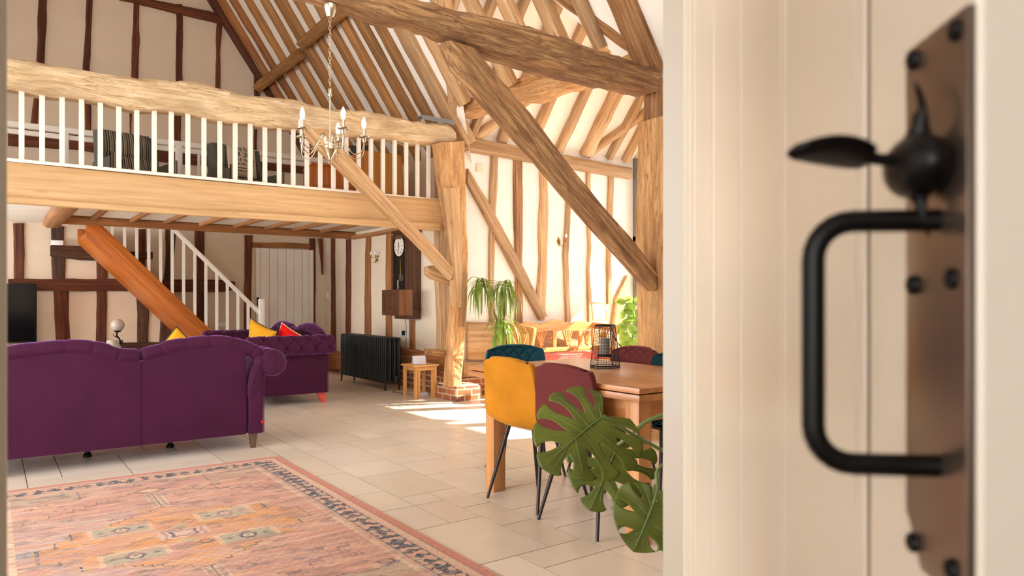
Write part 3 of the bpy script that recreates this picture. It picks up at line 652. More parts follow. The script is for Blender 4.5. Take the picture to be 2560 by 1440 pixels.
# bright porch wall studs
studs([
 (V((385,1229,1246),(450,1226,1246),(520,1226,1242),(600,1224,1240),(700,1224,1236),(810,1226,1240)), 'slim pale stud nearest the worn post on the bright porch wall', M['honey']),
 (V((392,1286,1307),(480,1286,1308),(600,1288,1308),(700,1290,1307),(810,1290,1309)), 'grey brown straight stud on the bright wall crossed by the slanting brace', M['old']),
 (V((408,1350,1368),(480,1352,1372),(560,1348,1372),(660,1349,1369),(740,1343,1366),(800,1347,1364)), 'broad gnarled stud on the bright wall where the slanting brace ends', M['honey']),
 (V((440,1420,1430),(560,1414,1427),(640,1409,1423),(740,1413,1425),(805,1416,1429)), 'wavy stud on the bright wall beside the brass wall light', M['honey']),
 (V((428,1468,1478),(540,1467,1478),(620,1472,1480),(670,1469,1475),(740,1469,1481),(805,1472,1484)), 'narrow waisted stud on the bright wall behind the middle of the settle', M['honey']),
 (V((436,1523,1537),(540,1520,1534),(660,1518,1530),(760,1519,1532)), 'slim stud on the bright wall above the leaning picture', M['honey']),
], Y=YP-.03, th=.04, group='pale studs of the bright porch wall')
strip('wall_brace', [(1170,455,1172,421),(1209,530,1231,519),(1279,663,1302,652),(1350,798,1370,790)], .06, M['honey'], Y=YP-.06, amp=.008, seed=60, label='slanting brace on the bright porch wall running down behind the settle', cat='beam')
strip('corner_brace', [(1568,688,1571,700),(1540,745,1565,740),(1530,815,1565,815)], .05, M['honey'], Y=YP-.05, amp=.008, seed=61, label='tapering pale brace at the far right of the bright wall behind the leafy plant', cat='beam')
# ---- rafters on the nave right slope
nd = Vector((SL,0,1)).normalized()
def rafter(Y, w, m, label, x0=4.72, x1=RX+.02, seed=0, group=None, h=.12, amp=.014, cat='rafter'):
    c = h/2*nd.z
    P = [Vector((x, Y+.03*nz((x,Y,0),.8,seed), rz(x)))+nd*(h/2-.0) for x in (x0, x0+(x1-x0)*.25, x0+(x1-x0)*.5, x0+(x1-x0)*.75, x1)]
    P = [p for p in P]
    return timber('rafter', P, w, h, m, side=(0,1,0), amp=amp, seed=seed+70, seg=.12, ch=.012, label=label, cat=cat, group=group or ('open rafters over the porch opening' if 4.5 < Y < 7.3 else 'rafters of the nave roof'), fr=2.2)
ys = [11.62,11.24,10.78,10.33]
desc = ['darkest nave rafter, next to the sloping gable rafter','second nave rafter from the gable, dark brown with a kink','third nave rafter from the gable wall','fourth nave rafter from the gable, just before the wide principal rafter']
for i, y in enumerate(ys): rafter(y, .15, M['tan'] if i < 2 else M['rafter'], desc[i], seed=i)
rafter(9.88, .24, M['rafter'], 'wide principal rafter crossed by the purlin ends, left of the chandelier chain', seed=5, h=.17)
for i, (y, d) in enumerate(((9.43,'nave rafter immediately right of the wide purlin-carrying principal'),(9.0,'second nave rafter right of the wide principal, behind the chandelier chain'),(8.63,'third nave rafter right of the wide principal'),(8.26,'nave rafter one before the principal over the worn post'),(7.93,'slim nave rafter hard against the principal over the worn post'))):
    rafter(y, .15, M['rafter'], d, seed=10+i)
rafter(7.52, .24, M['honey'], 'wide principal rafter rising from the head of the worn gallery post', seed=16, h=.17)
for i, (y, d) in enumerate(((7.12,'open rafter beyond the big tie beam, nearest the gallery'),(6.68,'second open rafter over the porch opening from the gallery side'),(6.2,'third open rafter over the porch opening, crossing white plaster gaps'),(5.72,'fourth open rafter over the porch opening'),(5.25,'fifth open rafter over the porch opening, its foot hidden by the big tie beam'),(4.8,'last open rafter before the heavy principal at the right'))):
    rafter(y, .14, M['honey'], d, seed=20+i, x0=4.46)
rafter(4.36, .26, M['old'], 'heavy principal rafter rising from the head of the thick right post', seed=30, h=.2, x0=4.66)
for i, y in enumerate((3.7,3.2)): rafter(y, .14, M['rafter'], ['rafter just beyond the heavy right principal, cut by the door frame','rafter nearer than the heavy right principal, top right corner'][i], seed=40+i)
timber('purlin', [(3.57,YB-.05,4.68),(3.57,9.98,4.68)], .13, .14, M['rafter'], side=(1,0,SL), amp=.008, seed=90, label='purlin between the gable wall and the wide principal rafter', cat='beam')
timber('purlin', [(3.53,9.82,4.76),(3.53,7.62,4.76)], .13, .14, M['rafter'], side=(1,0,SL), amp=.008, seed=91, label='purlin running right from the wide principal behind the chandelier chain', cat='beam')
timber('valley_rafter', [(4.62,4.5,3.45),(XV+.05,PYR,PR-.12)], .12, .12, M['old'], side=(0,1,0), amp=.012, seed=92, label='dark valley rafter behind the heavy right principal', cat='rafter')
timber('valley_rafter', [(4.62,7.5,3.4),(XV+.05,PYR,PR-.12)], .12, .12, M['honey'], side=(0,1,0), amp=.012, seed=93, label='pale valley rafter rising from the worn post behind the open rafters', cat='rafter')
# porch rafters on the far slope
pn = Vector((0,-PK,-1)).normalized()
def prafter(Xb, w, label, Xt=None, seed=0, y1=None, m=None):
    y1 = y1 or PYR+.02; Xt = Xt if Xt is not None else Xb
    P = []
    for t in (0,.33,.66,1):
        y = (YP-.02)+(y1-(YP-.02))*t; x = Xb+(Xt-Xb)*t+.03*nz((Xb,t*2,0),1.3,seed)
        P.append(Vector((x,y,pz(y)))-pn*0+Vector((0,0,.02)))
    timber('porch_rafter', P, w, .1, m or M['honey'], side=(1,0,0), amp=.014, seed=seed+100, seg=.1, ch=.014, label=label, cat='rafter', group='rafters of the porch roof')
for i, (x, w, d) in enumerate(((4.9,.11,'porch rafter closest to the worn gallery post'),(5.35,.13,'second porch rafter from the worn post, beside a slanting wind brace'),(5.83,.12,'middle porch rafter left of the long brown brace'),(6.33,.12,'porch rafter seen just right of the long brown brace'),(6.83,.2,'widest porch rafter, meeting the foot of the wind brace'),(7.28,.1,'slim porch rafter next to the porch window'),(7.6,.1,'last porch rafter at the glazed end'))):
    prafter(x, w, d, seed=i)
prafter(4.95, .1, 'slanting wind brace under the porch roof near the worn post', Xt=6.3, seed=20, y1=6.6)
prafter(6.85, .1, 'slanting wind brace under the porch roof near the thick right post', Xt=8.0, seed=21, y1=6.7)
for i, x in enumerate((4.5,4.05,3.7)):
    y1 = PYR+.02; k = (4.7-x)/(4.7-XV); ya = YP-(YP-PYR)*k
    timber('jack_rafter', [(x,ya,pz(ya)+.02),(x,y1,pz(y1)+.02)], .1, .1, M['honey'], side=(1,0,0), amp=.01, seed=120+i, label=['lowest short jack rafter behind the open rafters','middle short jack rafter behind the open rafters','highest short jack rafter behind the open rafters'][i], cat='rafter', group='short jack rafters of the porch roof')
# ---- joists under the gallery
jx = [1.10,1.54,1.95,2.41,2.87,3.31,3.72,4.16]
jl = ['first slim ceiling joist right of the thick joist under the gallery','second slim ceiling joist from the thick one','third slim ceiling joist from the thick one','fourth slim ceiling joist, above the stair handrail','fifth slim ceiling joist, left of the plank door','sixth slim ceiling joist, above the plank door','second last ceiling joist before the side wall','last ceiling joist before the side wall']
for x, l in zip(jx, jl): timber('ceiling_joist', [(x,YT+.1,2.25),(x,10.7,2.25)], .07, .05, M['joist'], side=(1,0,0), amp=.004, seed=int(x*10), seg=.4, label=l, cat='joist', group='ceiling joists under the gallery')
timber('ceiling_joist', [(.66,YT+.1,2.19),(.66,11.0,2.19)], .2, .14, M['joist'], side=(1,0,0), amp=.01, seed=77, seg=.2, ch=.04, label='thickest joist under the gallery, at the left by the top of the stair', cat='joist')
timber('stair_trimmer', [(.75,10.74,2.215),(4.72,10.74,2.215)], .09, .11, M['tan'], side=(0,1,0), amp=.003, seed=78, seg=.5, label='orange pine trimmer beam along the stair opening under the gallery', cat='beam')

# unseen tree-shaped blocker added outside, keeps sun off the porch wall
tr_ = thing('sun_blocker_tree', 'unseen tree-shaped sun blocker added outside the glazed end of the porch', 'tree', (9.95,7.0,-.1))
bm = bmesh.new(); bmesh.ops.create_icosphere(bm, subdivisions=5, radius=1.0)
for v in bm.verts:
    d = v.co.normalized(); v.co = d*(1.02+.16*noise.noise(d*3)+.07*noise.noise(d*9))
me = bpy.data.meshes.new('blocker_crown'); bm.to_mesh(me); bm.free(); me.materials.append(simple('blocker_green',(70,96,40),.9)); cr_ = bpy.data.objects.new('blocker_crown', me); C.objects.link(cr_); cr_.parent = tr_; cr_.location = (-.45,-.62,4.62); cr_.scale = (.9,1.05,1.15)
MB().tube(catmull([(0,0,0),(.02,.03,1.5),(-.05,-.1,2.8),(-.35,-.5,4.2)],16), [.09-.003*k for k in range(17)], n=12).build('blocker_trunk', M['old'], tr_)
g_ = structure('floor_garden', MB().box((7.9,-3,-.3),(16,14,-.02)), simple('garden_paving',(170,160,140),.9))
# ---------------------------------------------------------------- gallery balustrade
bal = thing('gallery_balustrade', 'white square balusters standing between the pale gallery beam and the gnarled tie beam', 'balustrade', (0,7.42,2.36))
MB().box((-1.6,-.05,0),(4.42,.05,.03)).build('base_rail', M['white'], bal, bev=.005)
b0 = MB().box((-.02,-.02,0),(.02,.02,.74)).build('baluster', M['white'], bal, bev=.002, segs=1)
k = 0
for i in range(-11, 28):
    x = .225+i*(4.191-.225)/27
    o = b0 if k == 0 else b0.copy()
    if k: C.objects.link(o); o.parent = bal
    o.location = (x, 0, .03); k += 1
# stairwell balustrade behind the armchairs
wb = thing('landing_balustrade', 'cream balustrade around the stairwell behind the striped armchairs on the gallery', 'balustrade', (0,10.72,2.33))
MB().box((-1.6,-.035,.98),(4.65,.035,1.05)).box((-1.6,-.02,.9),(4.65,.02,.96)).build('handrail', M['doorback'], wb, bev=.004)
MB().box((-1.6,-.03,0),(4.65,.03,.04)).build('base_rail', M['doorback'], wb)
for x in (.78, 2.12, 3.05, 3.95): MB().box((x-.04,-.04,0),(x+.04,.04,1.0)).build('newel', M['doorback'], wb, bev=.004)
for x in (2.2+.18,2.55,3.3,3.5,3.72,4.2,4.42): MB().box((x-.017,-.017,0),(x+.017,.017,.95)).build('baluster', M['doorback'], wb)
# ---------------------------------------------------------------- stair
st = thing('staircase', 'orange pine staircase with white balusters rising left along the back wall to the gallery', 'staircase', (0,10.8,0))
A0 = on(518,816,Y=10.8); A1 = on(265,573,Y=10.8); m = (A1.z-A0.z)/(A1.x-A0.x)
def sz(x): return A0.z+(x-A0.x)*m       # top edge of the near string
xt, xb = 1.02, 3.27; dpt = .36
sx_ = Vector((1,0,m)).normalized(); sy_ = Vector((0,1,0)); SM = frame(Vector((xt,0,sz(xt))), sx_, sy_, sx_.cross(sy_))
def string(name, y0, y1, mat):
    return MB().prism([(xt,sz(xt)-dpt),(xt,sz(xt)),(xb,max(0,sz(xb))),(xb,0),(A0.x+(dpt-sz(A0.x))/m,0)] if False else [(xt,sz(xt)-dpt),(xt,2.2),(A0.x+(2.2-A0.z)/m,2.2),(3.1,sz(3.1)),(3.1,0),(A0.x+(dpt-A0.z)/m,0)], y0, y1).build(name, mat, st, bev=.004, M=SM)
string('string', 0, .045, M['string']); string('string', 1.1, 1.14, M['string'])
n = 11
for i in range(n):
    z = (i+1)*2.25/(n+1); x = A0.x+(z-A0.z)/m
    MB().box((x-.27,.045,z-.015),(x-.04,1.1,z+.015)).build('tread', M['string'], st, bev=.004)
MB().prism([(xt,sz(xt)-dpt+.012),(xt,sz(xt)-dpt+.03),(A0.x+(dpt-A0.z)/m,.03),(A0.x+(dpt-A0.z)/m,.012)], .045, 1.1).build('soffit', M['string'], st, M=SM)
HR = on(447,581,Y=10.83); HB = on(642,771,Y=10.83); hm = (HB.z-HR.z)/(HB.x-HR.x)
def hz(x): return HR.z+(x-HR.x)*hm
MB().prism([(HR.x-.12,hz(HR.x-.12)-.07),(HR.x-.12,hz(HR.x-.12)+.01),(3.27,hz(3.27)+.01),(3.27,hz(3.27)-.07)], .0, .06).build('handrail', M['doorback'], st, bev=.006)
MB().box((3.235,-.02,0),(3.315,.06,1.20)).build('newel', M['doorback'], st, bev=.006)
x = 1.32
while x < 3.2:
    zb = sz(x)-.01; ztp = min(hz(x)-.05, 2.26)
    if ztp > zb+.05: MB().box((x-.018,.005,zb),(x+.018,.04,ztp)).build('baluster', M['doorback'], st)
    x += .147
# ---------------------------------------------------------------- plank door in the back wall
dr = thing('door_1', None, None, (3.53,YB-.05,0)); dr['kind'] = 'structure'
w = .975; mb = MB()
edges = [0,.08,.22,.36,.50,.64,.78,.90,w]
for a, b in zip(edges, edges[1:]): mb.box((a+.003,0,.0),(b-.003,.04,2.04))
mb.build('plank_panel', M['doorback'], dr, bev=.004)
MB().box((0.01,-.02,1.09),(.045,.0,1.23)).box((.02,-.05,1.15),(.035,-.02,1.17)).build('door_latch', M['iron'], dr, bev=.003)
# ---------------------------------------------------------------- close door with latch
DXh, DYh = .846, .722; ang = math.atan2(-.737,-.676); Wd, DW = .834, .15
cd = thing('door_2', None, None, (DXh,DYh,0), ang); cd['kind'] = 'structure'
# local x runs from hinge to free edge; local y: camera side is negative (checked with the render)
dd = Vector((math.cos(ang), math.sin(ang))); ny_ = Vector((-dd.y, dd.x)); camside = 1 if (Vector((0,0))-Vector((DXh,DYh))).dot(ny_) > 0 else -1
th = .042; s = camside
mb = MB(); edges = [0,.129-.052,.129,.279,.429,.579,.729,Wd]
for i, (a, b) in enumerate(zip(edges, edges[1:])):
    g0 = .0022 if i else 0; g1 = .0022 if b < Wd else 0
    # board with a V and a bead along its right side
    mb.prism([(a+.0016,-s*.014),(a+.0016,-s*.0004),(a+.0020,0),(b-.0148,0),(b-.0144,-s*.007),(b-.0120,-s*.007),(b-.0116,0),(b-.0020,0),(b-.0016,-s*.0004),(b-.0016,-s*.014),(b-.0016,-s*.02),(a+.0016,-s*.02)] if b < Wd else [(a+g0+.001,-s*.005),(a+g0+.004,0),(b-.002,0),(b,-s*.002),(b,-s*th),(b-.02,-s*th),(b-.02,-s*.02),(a+g0+.001,-s*.02)], .01, 2.0, 'Z')
mb.build('plank_panel', M['door'], cd, smooth=30); MB().box((0,-s*.018,.01),(Wd-.02,-s*th,2.0)).build('backing_boards', M['old'], cd)  # backing in dark oak so the gaps between boards look shaded
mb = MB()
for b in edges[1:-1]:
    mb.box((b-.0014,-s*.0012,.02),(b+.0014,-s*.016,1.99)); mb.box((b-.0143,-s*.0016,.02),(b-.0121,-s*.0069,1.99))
mb.build('joint_shade_strip', simple('joint_shade_brown',(128,104,82),.7), cd)  # added strips, their brown stands in for shadow in the door grooves
def DP(x, h, z): return (x, s*h, z)      # point on the door: x from hinge, h out from the face
lt = MB().prism([(.786,1.106),(.796,1.09),(.828,1.09),(.8325,1.094),(.8325,1.305),(.782,1.305),(.782,1.11)], 0, s*.003).build('latch_plate', M['plate'], cd, bev=.0006)
def pxd(px, py, x):   # height on the door at distance x along the door for an image row
    P = Vector((DXh+dd.x*x, DYh+dd.y*x)); f = CA*P.x+SA*P.y; return 1.2-f*(py-748)/F
for px, py, x in ((0,75,.825),(0,150,.790),(0,300,.795),(0,712,.790),(0,697,.822),(0,1357,.790),(0,1425,.822)):
    z = pxd(0, py, x); sc = MB().lathe([(.0,0),(.0042,0),(.0038,.0018),(.002,.0028),(.0,.003)], n=16, caps=False).build('screw', M['iron'], lt)
    sc.rotation_euler = (-s*PI/2,0,0); sc.location = (x, s*.003, z)
# D handle
zt_, zb_ = 1.2305, 1.1355; hh = .049; xc = .81; pts = [DP(xc,.002,zt_)]; R = .015
for k in range(0,7):
    t = k/6*PI/2; pts.append(DP(xc, hh-R+R*math.sin(t), zt_-R+R*math.cos(t)))
for k in range(0,7):
    t = k/6*PI/2; pts.append(DP(xc, hh-R+R*math.cos(t), zb_+R-R*math.sin(t)))
pts.append(DP(xc,.002,zb_))
MB().tube(pts, .0044, n=16).build('handle', M['iron'], cd)
lat = MB()
# round boss with curled points above and below
boss = MB(); rows = []; zc0 = 1.2515
for k in range(25):
    t = -1+2*k/24; r = math.sqrt(max(0,1-t*t))
    rows.append([Vector(DP(xc+math.cos(a)*r*.019, .0105+.0105*math.sin(a)*r, zc0+.0125*t)) for a in [2*PI*q/24 for q in range(25)]])
boss.grid(rows)
boss.tube(catmull([DP(xc,.010,zc0+.006),DP(xc+.004,.011,zc0+.014),DP(xc+.006,.011,zc0+.021),DP(xc+.003,.011,zc0+.028),DP(xc-.003,.010,zc0+.0335)],14), [.0085,.007,.0055,.004,.003,.0022,.0018,.0016,.0015,.0014,.0013,.0012,.001,.0008,.0005], n=12)
boss.tube(catmull([DP(xc,.010,zc0-.007),DP(xc+.002,.010,zc0-.014),DP(xc+.003,.009,zc0-.021),DP(xc,.006,zc0-.027)],12), [.008,.0065,.005,.0035,.0026,.002,.0017,.0015,.0013,.0012,.001,.0008,.0005], n=12)
boss.build('latch_boss', M['iron'], cd, weld=True)
th_ = MB(); th_.tube([DP(xc,.014,1.2535),DP(xc,.024,1.2545),DP(xc,.030,1.256)], [.0035,.0024,.003], n=12)
rows = []
for k in range(13):
    t = k/12; h = .027+.032*t; wv = .0095*math.sin(PI*min(1,.12+.88*t)**.8)**.7 if t < 1 else .001
    zz = 1.2555+.0022*math.sin(PI*t*.9)+.0015*t; row = []
    for q in range(13):
        a = 2*PI*q/12; row.append(Vector(DP(xc+wv*math.cos(a), h, zz+.0026*math.sin(a)*(1 if k not in (0,12) else .2)+wv*math.cos(a)*.42)))
    rows.append(row)
th_.grid(rows); th_.build('thumb_piece', M['iron'], cd, weld=True)
MB().lathe([(.010,-.05),(.010,.05)], (-.004,s*-.006,1.9), 12).lathe([(.010,-.05),(.010,.05)], (-.004,s*-.006,.3), 12).build('hinge', M['iron'], cd)
# ---------------------------------------------------------------- rug
RX0, RX1, RY0, RY1 = -.165, 1.775, 2.44, 5.445
rw, rh = RX1-RX0, RY1-RY0; cs = .0055; nxr, nyr = int(rw/cs), int(rh/cs)
rng = np.random.RandomState(4)
def vnoise(fx, fy, oct=3, seed=0):
    r = np.random.RandomState(seed); out = np.zeros((nyr, nxr)); amp = 1; tot = 0
    for o in range(oct):
        gx, gy = int(fx*rw*2**o)+2, int(fy*rh*2**o)+2; G = r.rand(gy+1, gx+1)
        xs = np.linspace(0, gx-1e-3, nxr); ysn = np.linspace(0, gy-1e-3, nyr); xi, yi = xs.astype(int), ysn.astype(int); tx, ty = (xs-xi), (ysn-yi)
        tx = tx*tx*(3-2*tx); ty = ty*ty*(3-2*ty)
        a = G[yi][:,xi]; b = G[yi][:,xi+1]; c = G[yi+1][:,xi]; d = G[yi+1][:,xi+1]
        out += amp*((a*(1-tx)+b*tx)*(1-ty)[:,None]+(c*(1-tx)+d*tx)*ty[:,None]); tot += amp; amp *= .6
    return out/tot
uu, vv = np.meshgrid((np.arange(nxr)+.5)*cs, (np.arange(nyr)+.5)*cs)
cx, cy = uu-rw/2, vv-rh/2; ax_, ay_ = np.abs(cx), np.abs(cy)
wear = vnoise(14,60,3,1); fine = rng.rand(nyr,nxr); big = vnoise(1.2,1.2,2,2); streak = vnoise(5,45,3,3); mid_ = vnoise(8,10,3,5)
def lc(c): return np.array(lin(c))
col = np.zeros((nyr,nxr,3)); col[:] = lc((216,160,134))
def paint(mask, c, a=1.0):
    m_ = np.clip(mask.astype(float)*a,0,1)[...,None]; global col; col = col*(1-m_)+lc(c)*m_
paint(np.clip((streak-.42)*5,0,1), (204,140,122), .8)
paint(np.clip((vnoise(5,40,3,8)-.52)*7,0,1), (228,184,160), .9)
left = np.clip((.5-uu/rw)*2+.2+(vv/rh-.5)*.6,0,1)*np.clip((big-.3)*3,0,1)
paint(left*np.clip((vnoise(6,30,3,9)-.35)*4,0,1), (178,180,176), .75)
paint(np.clip((vnoise(6,40,3,10)-.58)*8,0,1), (188,150,158), .6)
def band(m_, w_): return np.abs(m_) < w_
navy = (66,78,98); green = (172,172,146); orange = (222,150,84); creamc = (232,204,172)
# medallion: stepped cross with pointed ends
step = lambda v_, q: np.floor(v_/q)*q
def med(sc):
    a = ax_/sc; b = ay_/sc
    body = (a < .47)&(b < .30); lug = (a < .62)&(b < .11); lug2 = (a < .54)&(b < .19); tip = (b < .55-.75*step(a,.035))&(a < .4)
    return body|lug|lug2|tip
inner = med(1.0); o2 = med(1.045); o1 = med(1.02)
paint(inner, (226,164,112), .85)
paint(inner*np.clip((vnoise(4,24,3,12)-.45)*6,0,1), orange, .95)
paint(inner*np.clip((vnoise(5,30,3,13)-.6)*8,0,1), (216,172,158), .9)
brk = vnoise(10,14,2,14) > .33
paint(o2&~o1&brk, (206,170,96), .7); paint(o1&~inner&brk, navy, .9)
for sx in (-1,1):
    for sy in (-1,1):
        dx, dy = cx-sx*.255, cy-sy*.225
        r1 = (np.abs(dx) < .125)&(np.abs(dy) < .072); r0 = (np.abs(dx) < .15)&(np.abs(dy) < .09)
        paint(r0&~r1, creamc, .6); paint(r1, green, .95)
        rr = np.sqrt((dx/.042)**2+(dy/.05)**2); tt = np.arctan2(dy,dx); rr = rr*(1+.08*np.cos(8*tt))
        paint((rr < 1), navy, .95); paint(rr < .62, creamc, .9); paint(rr < .28, navy, .6)
        for ex in (-.09,.09):
            paint((np.abs(dx-ex)/.022+np.abs(dy)/.02 < 1), navy, .7)
r = (np.abs(cx) < .12)&(np.abs(cy) < .075); paint(r, (222,190,176), .8)
sq = np.maximum(ax_/.062, ay_/.05); sq = sq*(1+.07*np.cos(6*np.arctan2(cy,cx)))
paint((sq < 1)&(sq > .72), navy, .95); paint((sq < 1.5)&(sq > 1.3)&brk, navy, .6)
for ddy in (.13,-.13): paint((np.abs(cx)/.05+np.abs(cy-ddy)/.04 < 1), green, .8); paint((np.abs(cx-.06)/.045+np.abs(cy-ddy*1.5)/.04 < 1)&(np.abs(cx-.06)/.028+np.abs(cy-ddy*1.5)/.024 > 1), navy, .8)
for sy in (-1,1):
    dy = cy*sy-.99; dm = ax_/.105+np.abs(dy)/.085
    paint(dm < 1, navy, .9); paint(dm < .72, (226,180,110), .9); paint(dm < .5, creamc, .8)
    paint((ax_ < .045)&(cy*sy > .56)&(cy*sy < .92), creamc, .8)
    paint(((ax_ < .034)&(ax_ > .014))&(cy*sy > .58)&(cy*sy < .9)&((vv/.018)%1 < .55), navy, .75); paint((ax_ < .005)&(cy*sy > .56)&(cy*sy < .92), navy, .8)
    # stepped corner lines in the field
    for sx in (-1,1):
        a = step(cx*sx, .06); f_ = .62+(.62-a)*.62; ln_ = np.abs(cy*sy-f_) < .0085
        ris = (np.abs((cx*sx)/.06-np.round((cx*sx)/.06)) < .10)&(cy*sy < .62+(.62-a)*.62+.045)&(cy*sy > .62+(.62-a)*.62-.012)
        paint((ln_|ris)&(cx*sx > .1)&(cx*sx < .7)&(cy*sy > .5)&brk, navy, .75)
# scattered motifs
rm = np.random.RandomState(7)
for q in range(120):
    mx_, my_ = rm.uniform(-.68,.68), rm.uniform(-1.25,1.25)
    if abs(mx_) < .62 and abs(my_) < .5: continue
    a_, b_ = rm.uniform(.012,.05), rm.uniform(.01,.035); ro = rm.uniform(-.6,.6)
    X_ = (cx-mx_)*math.cos(ro)+(cy-my_)*math.sin(ro); Y_ = -(cx-mx_)*math.sin(ro)+(cy-my_)*math.cos(ro); rr = np.sqrt((X_/a_)**2+(Y_/b_)**2)
    paint((rr < 1)&((rr > .62) if q % 3 else (wear > .5)), navy if q % 4 else (208,150,84), .75)
    if q % 3 == 0: paint(rr < .6, green, .6)
# corner cartouches
for sx in (-1,1):
    for sy in (-1,1):
        dx, dy = (cx*sx-.56)/.2, (cy*sy-1.12)/.1; rr = np.maximum(np.abs(dx), np.abs(dy)) + .15*np.cos(dx*5)
        paint((rr < 1), green, .5); paint((rr < 1.06)&(rr > .93)&brk, navy, .7)
# borders
d = np.minimum(np.minimum(uu, rw-uu), np.minimum(vv, rh-vv))
paint((d > .235)&(d < .262), creamc, .85)
bm_ = vnoise(26,26,2,21); along = np.where(np.minimum(uu,rw-uu) < np.minimum(vv,rh-vv), vv, uu)
paint(d < .235, (218,170,146), 1); paint((d < .235)&(bm_ > .55), (190,184,170), .7)
mot = (np.sin(along*75+5*bm_)*.35+bm_*1.1+.25*np.sin(d*90) > .45)
paint((d > .105)&(d < .205)&mot, (58,70,90), .97); paint((d > .2)&(d < .212), navy, .6); paint((d > .098)&(d < .106)&brk, navy, .6)
paint((d > .06)&(d < .097), (226,188,162), 1); paint((d > .085)&(d < .093)&(fine > .3), (204,140,120), .8)
paint(d < .05, (212,142,122), 1); paint((d > .045)&(d < .052), (150,110,110), .5)
# worn pile
paint(np.clip((wear-.5)*4,0,1)*(d > .06), (222,190,160), .4); paint(np.clip((vnoise(9,22,3,41)-.57)*9,0,1)*(d>.22), navy, .45); paint(np.clip((vnoise(4,12,3,42)-.5)*5,0,1)*(d>.22), (196,150,134), .45); paint(np.clip((fine-.6)*4,0,1)*(d > .06), creamc, .3); paint(np.clip((vnoise(3,20,3,31)-.5)*5,0,1)*(d>.22), (204,152,138), .5); col *= (1-.16*(fine-.5))[...,None]*(1-.12*(streak-.5))[...,None]
me = bpy.data.meshes.new('woven_rug')
gx, gy = np.meshgrid(np.arange(nxr+1), np.arange(nyr+1)); vx = np.stack([gx*cs-rw/2, gy*cs-rh/2, .009+.0006*np.sin(gx*.7)*np.sin(gy*.6)], -1).reshape(-1,3)
idx = (gy*(nxr+1)+gx); q4 = np.stack([idx[:-1,:-1],idx[:-1,1:],idx[1:,1:],idx[1:,:-1]], -1).reshape(-1,4)
me.vertices.add(len(vx)); me.vertices.foreach_set('co', vx.astype(np.float32).ravel()); me.loops.add(q4.size); me.loops.foreach_set('vertex_index', q4.astype(np.int32).ravel())
me.polygons.add(len(q4)); me.polygons.foreach_set('loop_start', np.arange(0,q4.size,4,dtype=np.int32)); me.update(calc_edges=True)
at = me.color_attributes.new('Col','FLOAT_COLOR','CORNER'); cc = np.repeat(np.clip(col,0,1).reshape(-1,3),4,axis=0); cc = np.concatenate([cc, np.ones((len(cc),1))],1); at.data.foreach_set('color', cc.astype(np.float32).ravel())
me.materials.append(M['rug'])
rug = thing('area_rug', 'faded pink and orange oriental rug with navy border lying on the tiled floor', 'rug', (RX0+rw/2, RY0+rh/2, 0))
o = bpy.data.objects.new('pile', me); C.objects.link(o); o.parent = rug
mb = MB(); zb = .001
mb.box((-rw/2,-rh/2,zb),(rw/2,rh/2,.0085)); mb.build('backing', simple('rug_backing',(196,150,128),.95), rug)
mb = MB(); rm = random.Random(3)
for sy in (-1,1):
    x = -rw/2
    while x < rw/2: mb.add([(x,sy*rh/2,.006),(x+.004,sy*rh/2,.006),(x+.003+rm.uniform(-.002,.002),sy*(rh/2+rm.uniform(.012,.02)),.002)], [(0,1,2)]); x += .006
for sx in (-1,1):
    y = -rh/2
    while y < rh/2: mb.add([(sx*rw/2,y,.006),(sx*rw/2,y+.004,.006),(sx*(rw/2+rm.uniform(.006,.012)),y+.003,.002)], [(0,1,2)]); y += .006
mb.build('fringe', simple('rug_fringe',(214,150,130),.95), rug, smooth=0, recalc=False)['kind'] = 'stuff'
# ---------------------------------------------------------------- sofas
ASYM = [0]
def camel(side):
    if side < 0 and ASYM[0]: return [Vector((-x,0,z)) for x, z in [(0,.775),(.10,.783),(.19,.803),(.26,.836),(.39,.858),(.56,.855),(.76,.835),(.9,.79),(1.03,.72),(1.07,.68)]]
    pts = [(0,.775),(.134,.81),(.215,.837),(.35,.853),(.5,.861),(.615,.851),(.715,.825),(.82,.785),(.868,.735),(.875,.69)]
    return [Vector((side*x,0,z)) for x, z in pts]
def pleat_tube(path, r, every=.17, n=20, depth=.1, phase=.05, yc=.06, sq=1.0, seed=0):
    """padded roll with seams, following path in the xz plane"""
    P = catmull(path, 110); cum = [0]
    for i in range(1,len(P)): cum.append(cum[-1]+(P[i]-P[i-1]).length)
    rows = []; m = len(P)
    for k in range(m):
        t = (P[min(k+1,m-1)]-P[max(k-1,0)]).normalized(); a = Vector((0,1,0)); b = t.cross(a)
        d = abs(((cum[k]+phase)/every)%1-.5)*every; q = .5*every-d
        rr = (r if not isinstance(r,(list,tuple)) else r[0]+(r[1]-r[0])*k/(m-1))*(1-depth*math.exp(-(q/.007)**2)-depth*.35*math.exp(-(q/.03)**2))
        e = min(1, cum[k]/.03, (cum[-1]-cum[k])/.03); rr *= math.sqrt(max(0.02,1-(1-e)**2))
        rows.append([P[k]+Vector((0,yc,0))+a*(rr*math.cos(w)*sq)+b*(rr*math.sin(w)) for w in [2*PI*i/n for i in range(n+1)]])
    return rows
